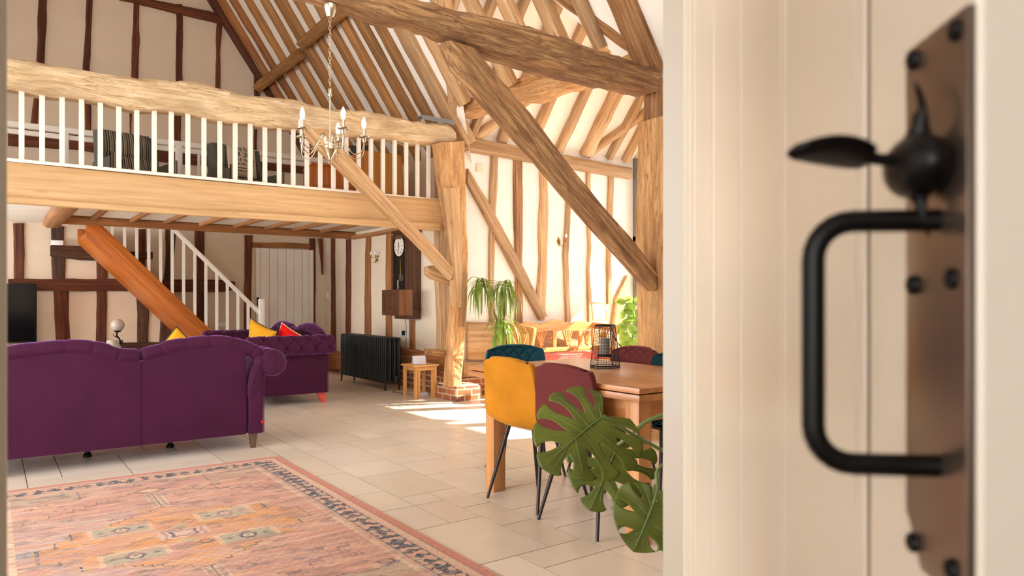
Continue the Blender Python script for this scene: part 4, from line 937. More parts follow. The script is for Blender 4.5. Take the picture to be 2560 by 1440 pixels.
def tuft_roll(L0, L1, xc, zc, r, side, nb=6):
    """arm roll along y with deep buttoned diamonds"""
    rows = []; nu, nv = 180, 72; B = []
    sp = (L1-L0)/nb
    for i in range(nb+1):
        B.append((L0+sp*i+sp*.5, -.35)); B.append((L0+sp*i, .75)); B.append((L0+sp*i+sp*.5, 1.85))
    for k in range(nu+1):
        y = L0+(L1-L0)*k/nu; row = []
        e = min(1,(y-L0)/.045,(L1-y)/.045); ef = math.sqrt(max(0.0,1-(1-e)**2))*.4+.6 if e < 1 else 1
        if k in (0,nu): ef = .02
        for j in range(nv+1):
            w = 2*PI*j/nv; dmin = 0
            for by, bw in B:
                dw = (w-bw+PI)%(2*PI)-PI; dy = (y-by); d2 = (dy/.028)**2+((dw*r)/.028)**2
                dmin += .030*math.exp(-d2)
                # creases running diagonally to the next row
            cr = 0
            for by, bw in B:
                dw = ((w-bw+PI)%(2*PI)-PI)
                if abs(dw) < 1.15:
                    for sg in (-1,1):
                        line = (y-by)-sg*dw/1.1*sp*.5
                        cr = max(cr, math.exp(-(line/.011)**2)*.012)
            pl = 1-.07*(1-e)*abs(math.sin(8*w)) if e < 1 else 1
            rr = (r*ef*pl)-(dmin+cr)*(1 if e > .6 else .4)+.004*math.sin(y*70)*math.sin(w*2)*.4
            row.append(Vector((side*(xc+rr*math.cos(w)), y, zc+rr*math.sin(w))))
        rows.append(row)
    return rows
def make_sofa(label, loc, rz_, legmat, legshape):
    t = thing('camelback_sofa', label, 'sofa', loc, rz_)
    HLp = .76; HLn = .96 if ASYM[0] else .76; sh = -(HLn-HLp)
    poly = [(-HLn,.12),(HLp,.12),(HLp,.55)]
    c = [p for p in catmull(camel(1), 24)]; up = [(p.x,p.z-.03) for p in c if p.x < HLp+.02]
    poly += list(reversed(up)); upn = [(p.x,p.z-.03) for p in catmull(camel(-1), 28) if p.x > -HLn-.02]; poly += upn[1:]; poly.append((-HLn,.55))
    MB().prism(poly, .015, .13).build('back_panel', M['purple'], t, bev=.01)
    mb = MB()
    for s_ in (1,-1): mb.grid(pleat_tube(camel(s_), .058, phase=.02))
    mb.build('back_roll', M['purple'], t, smooth=70, weld=True)
    MB().box((-.0015,.012,.13),(.0015,.016,.73)).build('seam', M['plum'], t)
    # tufted inside of the back
    rows = []
    for k in range(61):
        x = -.74+1.48*k/60; a = abs(x); cc_ = next((c[i] for i in range(len(c)) if c[i].x >= a), c[-1]); zt = cc_.z-.02; row = []
        for j in range(25):
            z = .42+(zt-.42)*j/24; bx = (x/.2)%1; bz = ((z-.45)/.15); o_ = int(math.floor(bz+.5))%2
            dx = ((x/.2+.5*o_+.5)%1-.5)*.2; dz = (bz-round(bz))*.15
            row.append(Vector((x,.17+.03*math.sin(PI*j/24)-.03*math.exp(-(dx/.03)**2-(dz/.03)**2),z)))
        rows.append(row)
    MB().grid(rows).build('inner_back', M['plum'], t, smooth=80)
    for s_ in (1,-1):
        old_ = set(t.children)
        poly = [(.775,.12),(.885,.12),(.885,.47),(.89,.54),(.90,.60),(.93,.64),(.99,.70),(.96,.78),(.90,.77),(.84,.70),(.80,.62),(.775,.5)]
        MB().prism([(s_*x,z) for x, z in poly], .0, .92).build('arm', M['purple'], t, bev=.012)
        MB().grid(tuft_roll(-.035,.95,.965,.685,.112,s_)).build('arm_roll', M['purple'], t, smooth=80, weld=True)
        MB().grid(pleat_tube([(s_*.88,0,.725),(s_*.86,0,.68),(s_*.832,0,.62),(s_*.808,0,.55),(s_*.795,0,.47),(s_*.79,0,.40)], [.05,.026], every=.13, yc=.015, seed=2)).build('scroll_facing', M['purple'], t, smooth=70, weld=True)
        for c_ in t.children:
            if s_ < 0 and c_ not in old_: c_.location.x += sh
        MB().tube([(s_*.888+(sh if s_ < 0 else 0),-.002,.13),(s_*.888+(sh if s_ < 0 else 0),-.002,.30),(s_*.888+(sh if s_ < 0 else 0),-.002,.5),(s_*.897+(sh if s_ < 0 else 0),-.002,.585)], .004, n=6).build('piping', M['purple'], t)
    MB().box((-HLn,.12,.12),(.77,.93,.30)).build('seat_base', M['purple'], t, bev=.015)
    for s_ in (-1,1): MB().box((s_*.005,.17,.30),((HLp if s_ > 0 else -HLn),.95,.45)).build('seat_cushion', M['purple'], t, bev=.035, segs=3)
    for x, y in ((.82,.06),(-.82+sh,.06),(.82,.86),(-.82+sh,.86)):
        if legshape == 'taper': mb = MB().add([(x-.018,y-.018,0),(x+.018,y-.018,0),(x+.018,y+.018,0),(x-.018,y+.018,0),(x-.03,y-.03,.125),(x+.03,y-.03,.125),(x+.03,y+.03,.125),(x-.03,y+.03,.125)],[(3,2,1,0),(4,5,6,7),(0,1,5,4),(1,2,6,5),(2,3,7,6),(3,0,4,7)])
        else:
            q = 1 if y < .5 else -1
            mb = MB().prism([(y-.045*q,.125),(y+.05*q,.125),(y+.035*q,.08),(y+.01*q,.04),(y-.012*q,0),(y-.05*q,0),(y-.052*q,.06)], x-.022, x+.022, 'X')
        mb.build('leg', legmat, t, bev=.004)
    if legshape == 'taper':
        q = MB().box((.868,-.006,.20),(.886,.004,.222)).build('tag', M['red'], t); q['label'] = 'small red fabric tag'
        for x in (-.30,.28): MB().lathe([(.03,0),(.03,.02),(.02,.03),(.02,.13)], (x,.45,0), 12).build('castor', M['iron'], t)
    return t
ASYM[0] = 1
make_sofa('purple velvet camelback sofa seen from behind, nearest the rug', (.905,5.86,0), 0, M['sofaleg'], 'taper'); ASYM[0] = 0
make_sofa('purple velvet sofa turned sideways with buttoned arm and salmon red feet', (3.175,8.86,0), PI/2, M['redleg'], 'curved')
def pillow(name, label, w, h, t_, mat, pip, loc, R, cat='cushion'):
    o = thing(name, label, cat, loc); o.rotation_euler = R; rows = []; n = 20; e = []
    def prof(u, v):
        q = (1-abs(u)**2.4)*(1-abs(v)**2.4); return t_*max(0,q)**.55
    def edge(u, v): # pulled corners
        k = 1-.10*(1-abs(u)**2)*abs(v) ; k2 = 1-.10*(1-abs(v)**2)*abs(u)
        return u*w/2*k2, v*h/2*k
    mb = MB()
    for sg in (1,-1):
        rows = []
        for i in range(n+1):
            row = []
            for j in range(n+1):
                u, v = -1+2*i/n, -1+2*j/n; x, y = edge(u, v); row.append(Vector((x, sg*prof(u,v)*(1+.1*math.sin(5*u+3*v)), y)))
            rows.append(row)
        mb.grid(rows)
    mb.build('cover', mat, o, smooth=80, weld=True)
    ring = [(-1+2*i/n,-1) for i in range(n)]+[(1,-1+2*i/n) for i in range(n)]+[(1-2*i/n,1) for i in range(n)]+[(-1,1-2*i/n) for i in range(n+1)]
    MB().tube([(edge(*p)[0],0,edge(*p)[1]) for p in ring], .005, n=6).build('piping', pip, o)
    return o
pillow('cushion', 'mustard yellow cushion with dark piping beside the red cushion on the far sofa', .44,.44,.085, M['yellow'], M['dpiping'], (2.56,8.42,.71), (.25,.35,math.radians(-62)))
pillow('cushion', 'bright red cushion with yellow piping on the far sofa', .36,.36,.08, M['red'], M['cream'], (2.80,8.22,.69), (.15,.5,math.radians(-50)))
pillow('cushion', 'pale yellow cushion with grey piping peeping over the near sofa back', .36,.36,.08, M['yellow'], M['dpiping'], (1.20,6.12,.735), (.1,math.radians(42),math.radians(8)))
# ---------------------------------------------------------------- dining table
tb = thing('dining_table', 'waxed oak extending dining table with a double top, beside the white door', 'table', (2.93,3.1,0))
def tl(x, y, z): return (x-2.93, y-3.1, z)
TX0,TX1,TY0,TY1 = 2.457,3.42,2.357,3.84
def top(z0, z1, name, y0=TY0, y1=TY1):
    o = MB().box(tl(TX0+.075,y0+.0,z0),tl(TX1-.075,y1-.0,z1)).build(name, M['tableY'], tb, bev=.003)
    MB().box(tl(TX0,y0,z0),tl(TX0+.0735,y1,z1)).build(name+'_edge', M['tableY'], tb, bev=.002); MB().box(tl(TX1-.0735,y0,z0),tl(TX1,y1,z1)).build(name+'_edge', M['tableY'], tb, bev=.002)
    return o
top(.754,.78,'table_top'); top(.716,.748,'draw_leaf')
MB().box(tl(TX0+.02,TY0+.02,.745),tl(TX1-.02,TY1-.02,.757)).build('spacer', M['iron'], tb)
MB().box(tl(2.56,2.50,.60),tl(2.59,3.72,.716)).build('apron', M['tableY'], tb, bev=.003); MB().box(tl(3.3,2.50,.60),tl(3.33,3.72,.716)).build('apron', M['tableY'], tb, bev=.003)
MB().box(tl(2.6,2.45,.60),tl(3.29,2.475,.716)).build('apron', M['tableX'], tb, bev=.003); MB().box(tl(2.6,3.70,.60),tl(3.29,3.725,.716)).build('apron', M['tableX'], tb, bev=.003)
dw = MB().box(tl(2.72,2.442,.612),tl(3.2,2.452,.706)).build('drawer', M['tableX'], tb, bev=.003)
MB().box(tl(2.93-.04,2.436,.668),tl(2.93+.04,2.442,.676)).tube([tl(2.90,2.436,.67),tl(2.90,2.418,.655),tl(2.93,2.414,.65),tl(2.96,2.418,.655),tl(2.96,2.436,.67)], .003, n=8).build('drawer_handle', M['iron'], dw)
for x in (2.53,3.255):
    for y in (2.43,3.66): MB().box(tl(x,y,0),tl(x+.09,y+.09,.716)).build('leg', M['tableZ'], tb, bev=.004)
# ---------------------------------------------------------------- dining chairs
def chair_shell():
    prof = [(.225,.455),(.22,.478),(.17,.485),(.08,.472),(-.03,.462),(-.11,.466),(-.165,.495),(-.192,.55),(-.205,.62),(-.218,.70),(-.228,.78),(-.236,.828),(-.240,.850),(-.241,.861)]
    wid = [.20,.215,.228,.234,.236,.236,.235,.234,.232,.228,.221,.213,.200,.172]
    return prof, wid
def dining_chair(label, col, loc, rz_, proto=None):
    t = thing('dining_chair', label, 'chair', loc, rz_)
    prof, wid = chair_shell(); KK = 110; P = catmull([Vector((0,y,z)) for y, z in prof], KK); W = catmull([Vector((w,0,0)) for w in wid], KK)
    n = 84
    def surf(off, quilt, shrink=0):
        rows = []
        for k in range(KK+1):
            tn = (P[min(k+1,KK)]-P[max(k-1,0)]).normalized(); nr = Vector((0,tn.z,-tn.y))   # towards the sitter
            if nr.z < 0 and k < KK*.42: nr = -nr
            row = []; w = W[k].x-shrink; back = max(0,(k/KK-.417)/.583)
            for j in range(n+1):
                v = -1+2*j/n; c = abs(v)**2.6; cup = (.034*min(1,back*2.2)) * c; lift = .03*c*(1-min(1,back*2))
                q = 0
                if quilt and k > 9:
                    s_ = k*.0215*48/KK; a = (v*w+s_*.55)/.08; b = (v*w-s_*.55)/.08
                    e1 = abs(a-round(a)); e2 = abs(b-round(b)); q = -.010*math.exp(-(min(e1,e2)/.085)**2)
                    q *= (1-c)*min(1,(KK-k)/8)
                topd = -.022*(abs(v)**3)*(k/KK)**8 
                p = P[k]+nr*(off+q)+Vector((v*w, cup, lift+topd)); row.append(p)
            rows.append(row)
        return rows
    A = surf(.014, True, .004); B = surf(-.022, False)
    A2 = [r[1:-1] for r in A]
    # outer shell wraps round to the inner pad
    mb = MB(); rows = []
    for k in range(KK+1):
        b = B[k]; a = A[k]; rows.append(b+[b[-1].lerp(a[-1],.5)+Vector((.006,0,0)), a[-1]])
    mb.grid(rows)
    rows = [[A[k][0], B[k][0].lerp(A[k][0],.5)+Vector((-.006,0,0)), B[k][0]] for k in range(KK+1)]; mb.grid(rows)
    for k, dz in ((0,Vector((0,.008,-.004))),(KK,Vector((0,-.002,.010)))):
        mb.grid([B[k], [b.lerp(a,.5)+dz for a, b in zip(A[k],B[k])], A[k]])
    mb.build('shell', col, t, smooth=70, weld=True)
    MB().grid(A).build('quilted_pad', col, t, smooth=70, weld=True)
    for x in (-1,1):
        for y, tx, ty in ((1,.16,.14),(-1,.16,-.10)):
            MB().tube([(x*.225,ty+y*.085,0),(x*tx*.9,ty*.8,.445)], [.0085,.0145], n=14).build('leg', M['legm'], t)
    MB().box((-.15,-.09,.435),(.15,.14,.452)).build('seat_plate', M['legm'], t, bev=.004)
    return t
dining_chair('mustard yellow velvet dining chair with its back to the room', M['mustard'], (2.63,3.37,0), math.radians(-86))
dining_chair('maroon velvet dining chair nearest the camera, partly behind the big leaf', M['maroon'], (2.61,2.85,0), math.radians(-88))
dining_chair('dark teal quilted dining chair at the far end of the table', M['teal'], (3.02,4.0,0), math.radians(160))
dining_chair('maroon quilted dining chair behind the wire lantern on the far side of the table', M['maroon'], (3.47,3.57,0), math.radians(90))
dining_chair('dark teal dining chair whose seat and legs show under the near right of the table', M['teal'], (3.30,3.02,0), math.radians(90))
# ---------------------------------------------------------------- wire lantern with candle
ln = thing('wire_lantern', 'black wire mesh lantern holding a grey candle on the dining table', 'lantern', tuple(on(1509,922,Z=.78)))
ln.location.x += .05; ln.location.y += .04; ln.location.z = .7805
def hexp(r, z, n=6, ph=.3): return [Vector((r*math.cos(2*PI*i/n+ph), r*math.sin(2*PI*i/n+ph), z)) for i in range(n)]
Rb, Rt, Hh = .090, .060, .262; mb = MB()
def rr(z): return Rb+(Rt-Rb)*z/Hh
for i in range(6):
    a, b = hexp(Rb,.0)[i], hexp(Rt,Hh)[i]; mb.tube([a+Vector((0,0,.002)),b], .0026, n=6)
for z in (.003,.012,Hh-.006,Hh):
    h_ = hexp(rr(z), z); mb.tube(h_+[h_[0]], .0028, n=6, caps=False)
mb.build('frame', M['wirem'], ln)
mb = MB()
for i in range(27):
    z = .018+i*.0088; h_ = hexp(rr(z), z); wob = [p+Vector((0,0,.0014*math.sin(i*3+k*2))) for k, p in enumerate(h_)]; mb.tube(wob+[wob[0]], .0009, n=4, caps=False)
for i in range(6):
    for q in (.22,.42,.58,.78):
        a0, a1 = hexp(Rb,.004)[i], hexp(Rb,.004)[(i+1)%6]; b0, b1 = hexp(Rt,Hh)[i], hexp(Rt,Hh)[(i+1)%6]; mb.tube([a0.lerp(a1,q), b0.lerp(b1,q)], .0011, n=4)
mb.build('wire_mesh', M['wirem'], ln)
MB().tube([hexp(Rt,Hh)[5]]+[Vector((-.02,-.075,.21)),Vector((.02,-.085,.16)),Vector((.06,-.08,.125)),Vector((.075,-.06,.13)),Vector((.078,-.02,.16))]+[hexp(Rt,Hh)[0]], .0022, n=6).build('handle', M['wirem'], ln)
MB().lathe([(.045,.068),(.047,.07),(.047,.082),(.045,.083)], n=20).box((-.078,-.004,.066),(.078,.004,.070)).box((-.004,-.07,.066),(.004,.07,.070)).build('candle_tray', M['wirem'], ln)
MB().lathe([(.029,.083),(.030,.085),(.030,.178),(.027,.181),(.012,.178)], n=24).build('candle', M['candle'], ln)
# ---------------------------------------------------------------- settle with cushion
BX0,BX1,BY0,BY1 = 5.38,6.80,6.93,7.42
bn = thing('settle', 'carved pine settle bench standing against the bright porch wall', 'bench', ((BX0+BX1)/2,(BY0+BY1)/2,0)); cxb, cyb = (BX0+BX1)/2,(BY0+BY1)/2
bw, bd = (BX1-BX0)/2, (BY1-BY0)/2
MB().box((-bw+.04,-bd+.02,.38),(bw-.04,bd-.03,.41)).build('seat', M['pineX'], bn, bev=.006)
MB().box((-bw+.04,-bd+.015,.05),(bw-.04,-bd+.035,.38)).build('front_panel', M['pineX'], bn, bev=.004)
poly = [(-bw+.03,.78)]+[(x,.89+.022*math.cos((x/(bw-.05))*PI*3)+(.02 if abs(x) < .22 else 0)) for x in [(-bw+.03)+k*(2*bw-.06)/40 for k in range(41)]]+[(bw-.03,.78)]
poly = poly+[(x,.775+.008*math.cos(x*9)) for x in [bw-.06-k*(2*bw-.12)/20 for k in range(21)]]
MB().prism(poly, bd-.045, bd-.015).build('crest_rail', M['pineX'], bn, bev=.005)
MB().box((-bw+.04,bd-.045,.50),(bw-.04,bd-.015,.56)).build('lower_rail', M['pineX'], bn, bev=.004)
for x in (-.46,0,.46): MB().box((x-.03,bd-.043,.56),(x+.03,bd-.017,.79)).build('back_post', M['pineZ'], bn, bev=.004)
def sheaf(c, axis, par):
    mb = MB()
    def P(u, z): return (c[0]+u, c[1], z) if axis == 'x' else (c[0], c[1]+u, z)
    for a in (-.085,-.035,.035,.085):
        mb.tube([P(a*.12,.58),P(a*.4,.66),P(a,.77)], [.010,.016,.010], n=8)
    mb.tube([P(0,.58),P(0,.66),P(0,.77)], [.010,.016,.010], n=8)
    q = .03; mb.box((c[0]-(q if axis=='x' else .02), c[1]-(.02 if axis=='x' else q), .585),(c[0]+(q if axis=='x' else .02), c[1]+(.02 if axis=='x' else q), .615))
    mb.tube([P(0,.56),P(0,.59)], [.022,.016], n=8); mb.build('sheaf_splat', M['pineZ'], bn, bev=0)
for x in (-.69+.0,-.23,.23,.60): sheaf((x*bw/.71*.98 if abs(x)>.5 else x, bd-.03), 'x', bn)
for s_ in (-1,1):
    x0 = s_*(bw-.015); 
    MB().prism([(bd-.05,.02),(bd-.01,.02),(bd-.01,.86),(bd-.05,.88)], x0-.02, x0+.02, 'X').build('end_post', M['pineZ'], bn, bev=.005)
    MB().prism([(-bd,0),(-bd+.05,0),(-bd+.055,.3),(-bd+.09,.5),(-bd+.075,.66),(-bd+.045,.76),(-bd+.03,.85),(-bd-.02,.85),(-bd-.005,.76),(-bd+.03,.64),(-bd+.04,.5),(-bd+.005,.32)], x0-.022, x0+.022, 'X').build('front_post', M['pineZ'], bn, bev=.006)
    MB().prism([(-bd+.02,.76),(bd-.03,.80),(bd-.03,.885),(0,.87),(-bd+.02,.855)], x0-.015, x0+.015, 'X').build('arm_rail', M['pineX'], bn, bev=.006)
    MB().prism([(-bd+.04,.05),(bd-.03,.05),(bd-.03,.56),(-bd+.07,.56)], x0-.012, x0+.012, 'X').build('side_panel', M['pineX'], bn, bev=.004)
    sheaf((x0, .0), 'y', bn)
cu = thing('seat_cushion', 'red and cream checked mattress cushion lying on the pine settle', 'cushion', (cxb,cyb-.01,.411))
mb = MB().box((-bw+.06,-bd+.03,0),(bw-.06,bd-.07,.085)); mb.build('cover', M['check'], cu, bev=.02, segs=3)
for z in (.008,.078): MB().tube([(-bw+.065,-bd+.032,z),(bw-.065,-bd+.032,z)], .005, n=6).build('piping', simple('red_piping',(196,70,60),.8), cu)
# picture leaning on the wall above
pc = thing('picture_frame', 'small pale framed picture leaning on the sill behind the settle', 'picture', (6.93,7.40,.90), 0); pc.rotation_euler = (math.radians(-9),0,math.radians(-6))
MB().box((-.125,-.008,0),(.125,.008,.018)).box((-.125,-.008,.242),(.125,.008,.26)).box((-.125,-.008,.018),(-.107,.008,.242)).box((.107,-.008,.018),(.125,.008,.242)).build('frame', M['pineX'], pc, bev=.002)
mp, nt, bs = new_mat('map_print'); v = coords(nt, False); nn = N(nt,'ShaderNodeTexNoise',Scale=16.0,Detail=5); L(nt,v,nn.inputs['Vector'])
sp = N(nt,'ShaderNodeVectorMath',operation='DISTANCE'); L(nt,v,sp.inputs[0]); sp.inputs[1].default_value = (0,0,.13)
sb = N(nt,'ShaderNodeMath',operation='MULTIPLY_ADD'); L(nt,sp.outputs['Value'],sb.inputs[0]); sb.inputs[1].default_value = -3.4; L(nt,nn.outputs['Fac'],sb.inputs[2])
r_ = ramp(nt,[(.25,lin((240,240,236))),(.32,lin((176,190,192))),(.5,lin((130,148,152)))]); L(nt,sb.outputs[0],r_.inputs['Fac']); L(nt,r_.outputs['Color'],bs.inputs['Base Color'])
MB().box((-.108,-.004,.017),(.108,.004,.243)).build('print', mp, pc)
# ---------------------------------------------------------------- monstera
def monstera_leaf(par, base, tip, nrm, W=.62, lobes=5, closed=False, droop=.25, r0=.42, seed=0, gap=.34, op=.45, PHD=158):
    base, tip = Vector(base), Vector(tip); u = tip-base; Lf = u.length; u.normalize(); nrm = Vector(nrm); nrm = (nrm-u*u.dot(nrm)).normalized(); v = nrm.cross(u)
    rd = random.Random(seed); mb = MB(); PH = math.radians(PHD); vn = MB()
    def R(ph):
        a = ph/PH; return 1.0-.42*math.sin(min(1,a*1.55)*PI/2)+.06*math.sin(a*PI)-.24*max(0,a-.6)/.4
    def pt(ph, r, sd):
        ru = .62*(1-ph/PH)**1.15; ox = R(ph)*math.cos(ph)*1.0; oy = R(ph)*math.sin(ph)*W/.58
        x = ru*(1-r)+ox*r; y = oy*r
        z = -droop*(max(0,x)**2)*.55-droop*1.1*(y**2)-.02*math.sin(ph*9)*r
        return base+u*(x*Lf)+v*(sd*y*Lf)+nrm*(z*Lf+.012*Lf*r)
    nr, ns = 16, 9
    for sd in (-1,1):
        bounds = [0]+[ (k+.55)/(lobes-.45)+rd.uniform(-.02,.02) for k in range(lobes-1)]+[1]
        for k in range(lobes):
            a, b = bounds[k]*PH, bounds[k+1]*PH; c = (a+b)/2; rows = []; rs = r0+rd.uniform(-.06,.08)
            cl = closed and k % 2 == 0
            vn.tube([pt(c, q/6*.86, sd)+nrm*.0012 for q in range(7)], [.0012,.0011,.001,.0009,.0007,.0006,.0004], n=5)
            for i in range(nr+1):
                r = i/nr; row = []
                g = 0
                if r > rs:
                    q = (r-rs)/(1-rs); g = gap*math.sin(PI*min(1,q))**.8 if closed else gap*(math.sin(PI*min(1,q))**.8*(1-op)+op*min(1,q*2.5)**.7)
                for j in range(ns+1):
                    w = j/ns; ph = a+(b-a)*w; gg = g
                    # no slit on the midrib at the tip nor at the open sinus
                    side = -1 if w < .5 else 1
                    if (k == 0 and side < 0) or (k == lobes-1 and side > 0): gg = 0
                    ph2 = c+(ph-c)*(1-gg)
                    rr_ = r*(1-.07*abs(2*w-1)**3*r) if not closed else r
                    if k == 0 and w < .5: rr_ = r*(1-.0*abs(2*w-1)**3*r)
                    row.append(pt(ph2, rr_, sd))
                rows.append(row if sd > 0 else row[::-1])
            mb.grid(rows)
    o = mb.build('leaf', M['leaf'], par, smooth=80, weld=True)
    md = o.modifiers.new('t','SOLIDIFY'); md.thickness = .0012
    vn.tube([pt(0,.0,1)*0+base+nrm*(-.001)]+[base+u*(t*Lf)+nrm*(-droop*t*t*.55*Lf+.002+.012*Lf*0) for t in (.2,.45,.7,.95)], [.0028,.0024,.002,.0014,.0008], n=8).build('midrib', M['stem'], o)
    return o
mz = thing('monstera_plant', 'cheese plant with large split leaves in front of the dining table', 'plant', (1.72,1.30,0)); ML = mz.location.copy(); ML = Vector((1.72,1.30,0))
def W2(px, py, T): return on(px, py, T=T)-ML
cam = Vector((0,0,1.2))-ML
toc = Vector((-CA,-SA,.0))
# leaves: base, tip measured on the photo, at about two metres
monstera_leaf(mz, W2(1508,1040,1.95), W2(1362,1150,1.82), toc*.75+Vector((0,0,.75))+Vector((.1,-.1,0)), W=.62, lobes=6, droop=.35, seed=3, r0=.30, gap=.5, op=.3, PHD=140)
monstera_leaf(mz, W2(1545,1112,2.12), W2(1478,1272,2.02), toc*.95+Vector((0,0,.35)), W=.60, lobes=6, droop=.25, seed=8, r0=.34, gap=.5, op=.3, PHD=146)
monstera_leaf(mz, W2(1632,1262,1.80), W2(1585,1380,1.76), toc*1.0+Vector((0,0,.2)), W=.66, lobes=4, closed=True, droop=.12, seed=5, r0=.36, gap=.30)
monstera_leaf(mz, W2(1690,1260,2.0), W2(1655,1330,2.0), toc*1.0+Vector((0,0,.3)), W=.6, lobes=4, closed=True, droop=.15, seed=12, r0=.36, gap=.30)
def stalk(name, pts, r, m): return MB().tube(catmull([p for p in pts], 24), r, n=10).build(name, m, mz)
stalk('petiole', [W2(1508,1040,1.95),W2(1580,1085,1.96),W2(1640,1118,2.0),W2(1720,1170,2.05),W2(1730,1330,2.05),Vector((.02,.02,.42))], .0050, M['stem'])
stalk('petiole', [W2(1545,1112,2.12),W2(1575,1090,2.1),W2(1620,1052,2.1),W2(1690,1035,2.1),W2(1740,1090,2.1),W2(1750,1250,2.1),Vector((.03,.0,.42))], .0062, M['stem'])
stalk('petiole', [W2(1632,1262,1.8),W2(1643,1220,1.82),W2(1642,1180,1.84),W2(1665,1160,1.86),W2(1700,1180,1.9)], .0045, M['stem'])
stalk('stem', [W2(1641,1215,1.83),W2(1630,1260,1.84),W2(1632,1310,1.85),W2(1650,1345,1.87),W2(1680,1390,1.9),Vector((.0,.0,.40))], .0085, M['stem'])
stalk('petiole', [W2(1690,1260,2.0),W2(1665,1252,1.95),W2(1640,1262,1.87)], .004, M['stem'])
MB().lathe([(.13,0),(.135,.01),(.17,.33),(.178,.34),(.178,.36),(.165,.36),(.16,.33),(.12,.32)], n=32).build('pot', M['potw'], mz)
MB().lathe([(.158,.325),(.1,.335),(.001,.34)], n=32).build('soil', M['soil'], mz)
# ---------------------------------------------------------------- palm
def strap(mb, p, d, Ln, w, sag, rd, n=9):
    d = Vector(d).normalized(); P = []; q = Vector(p); v = d.copy(); stp = Ln/n
    for k in range(n+1):
        P.append(q.copy()); v = (v+Vector((0,0,-sag/n))*(1+k*.25)).normalized(); q += v*stp
    side = d.cross(Vector((0,0,1))); side = side.normalized() if side.length > .05 else Vector((1,0,0))
    L_, R_, Mi = [], [], []
    for k, c in enumerate(P):
        t = k/n; ww = w*(math.sin(PI*min(1,.12+t*.88))**.6)*(1 if t < .98 else .1)
        L_.append(c-side*ww+Vector((0,0,ww*.4))); R_.append(c+side*ww+Vector((0,0,ww*.4))); Mi.append(c)
    mb.grid([L_,Mi,R_])
pm = thing('dragon_palm', 'tall palm plant with drooping strap leaves by the worn post', 'plant', (4.89,6.87,0)); rd = random.Random(2)
heads = [(Vector((-.24,.10,1.43)),44,.46,0),(Vector((.10,.12,1.40)),46,.50,1),(Vector((.0,.0,.93)),60,.46,2),(Vector((-.02,.05,1.14)),8,.42,3)]
for hp, nl, Ln, q in heads:
    mb = MB()
    for i in range(nl):
        a = rd.uniform(0,2*PI); up_ = rd.uniform(-.5,1.0); mb_l = Ln*rd.uniform(.65,1.1)
        strap(mb, hp+Vector((0,0,rd.uniform(-.10,.02))), (math.cos(a),math.sin(a),up_), mb_l, .010, rd.uniform(2.2,6.0) if i % 6 else 1.2, rd)
    mb.build('leaf_crown', M['palm'], pm, smooth=60)
MB().tube(catmull([(0,.02,.3),(.01,.03,.6),(-.03,.04,.85),(-.13,.07,1.15),(-.24,.10,1.43)],20), [.017-.0004*k for k in range(21)], n=10).build('stem', M['stemb'], pm)
MB().tube(catmull([(-.02,.04,.80),(.06,.06,1.05),(.10,.12,1.40)],14), .013, n=10).build('stem', M['stemb'], pm)
MB().tube(catmull([(.04,.0,.3),(.03,-.02,.6),(.0,.0,.93)],14), .013, n=10).build('stem', M['stemb'], pm)
MB().lathe([(.12,0),(.16,.28),(.17,.28),(.17,.31),(.155,.31),(.15,.28)], n=28).build('pot', M['pot'], pm)
MB().lathe([(.150,.275),(.001,.285)], n=28).build('soil', M['soil'], pm)
# ---------------------------------------------------------------- rubber plant by the window
fp = thing('rubber_plant', 'leafy plant with round light green leaves in front of the porch window', 'plant', (7.02,6.85,0)); FL = Vector((7.02,6.85,0)); rd = random.Random(9)
def oval_leaf(par, p, d, Ln, w, nrm):
    d = Vector(d).normalized(); nrm = Vector(nrm); side = d.cross(nrm)
    if side.length < .01: side = Vector((1,0,0))
    side.normalize(); up_ = side.cross(d); rows = []
    for k in range(11):
        t = k/10; ww = w/2*math.sin(PI*t**.85)**.75 if 0 < t < 1 else .001; c = Vector(p)+d*(Ln*t)+up_*(-.18*Ln*t*t)
        rows.append([c+side*(ww*s_)+up_*(.10*ww*abs(s_)) for s_ in (-1,-.5,0,.5,1)])
    return MB().grid(rows).build('leaf', M['ficus'], par, smooth=80)
stems = [[(0,0,.45),(.0,.02,.75),(-.05,.05,1.0),(-.09,.05,1.16)],[(.02,0,.45),(.05,-.02,.8),(.05,.0,1.05),(.02,.02,1.22)],[(0,.02,.45),(-.06,0,.6),(-.14,-.02,.78),(-.15,-.04,.95)],[(.02,.02,.45),(.1,.03,.62),(.15,.03,.8),(.13,.02,.96)]]
cnt = 0
for sp_ in stems:
    P = catmull(sp_, 16); MB().tube(P, .006, n=8).build('stem', M['stem'], fp)
    for k in (2,4,6,7,9,10,12,13,15,16):
        a = cnt*2.4; cnt += 1
        d = Vector((math.cos(a),math.sin(a),rd.uniform(-.9,.3)));  Ln = rd.uniform(.15,.21)
        oval_leaf(fp, P[k], d, Ln, Ln*.74, Vector((-.5,-.7,.6))+Vector((rd.uniform(-.3,.3),rd.uniform(-.3,.3),0)))
for hx, hy, dz in ((1520,772,-.1),(1563,758,.3)): oval_leaf(fp, (-.1,.03,1.17), (-.6 if hx < 1550 else .5,.2,.15+dz), .14, .085, (-.4,-.6,.7))
MB().lathe([(.11,.0),(.14,.40),(.15,.40),(.15,.44),(.135,.44),(.13,.42)], n=28).build('pot', M['potw'], fp)
MB().lathe([(.132,.415),(.001,.425)], n=28).build('soil', M['soil'], fp)
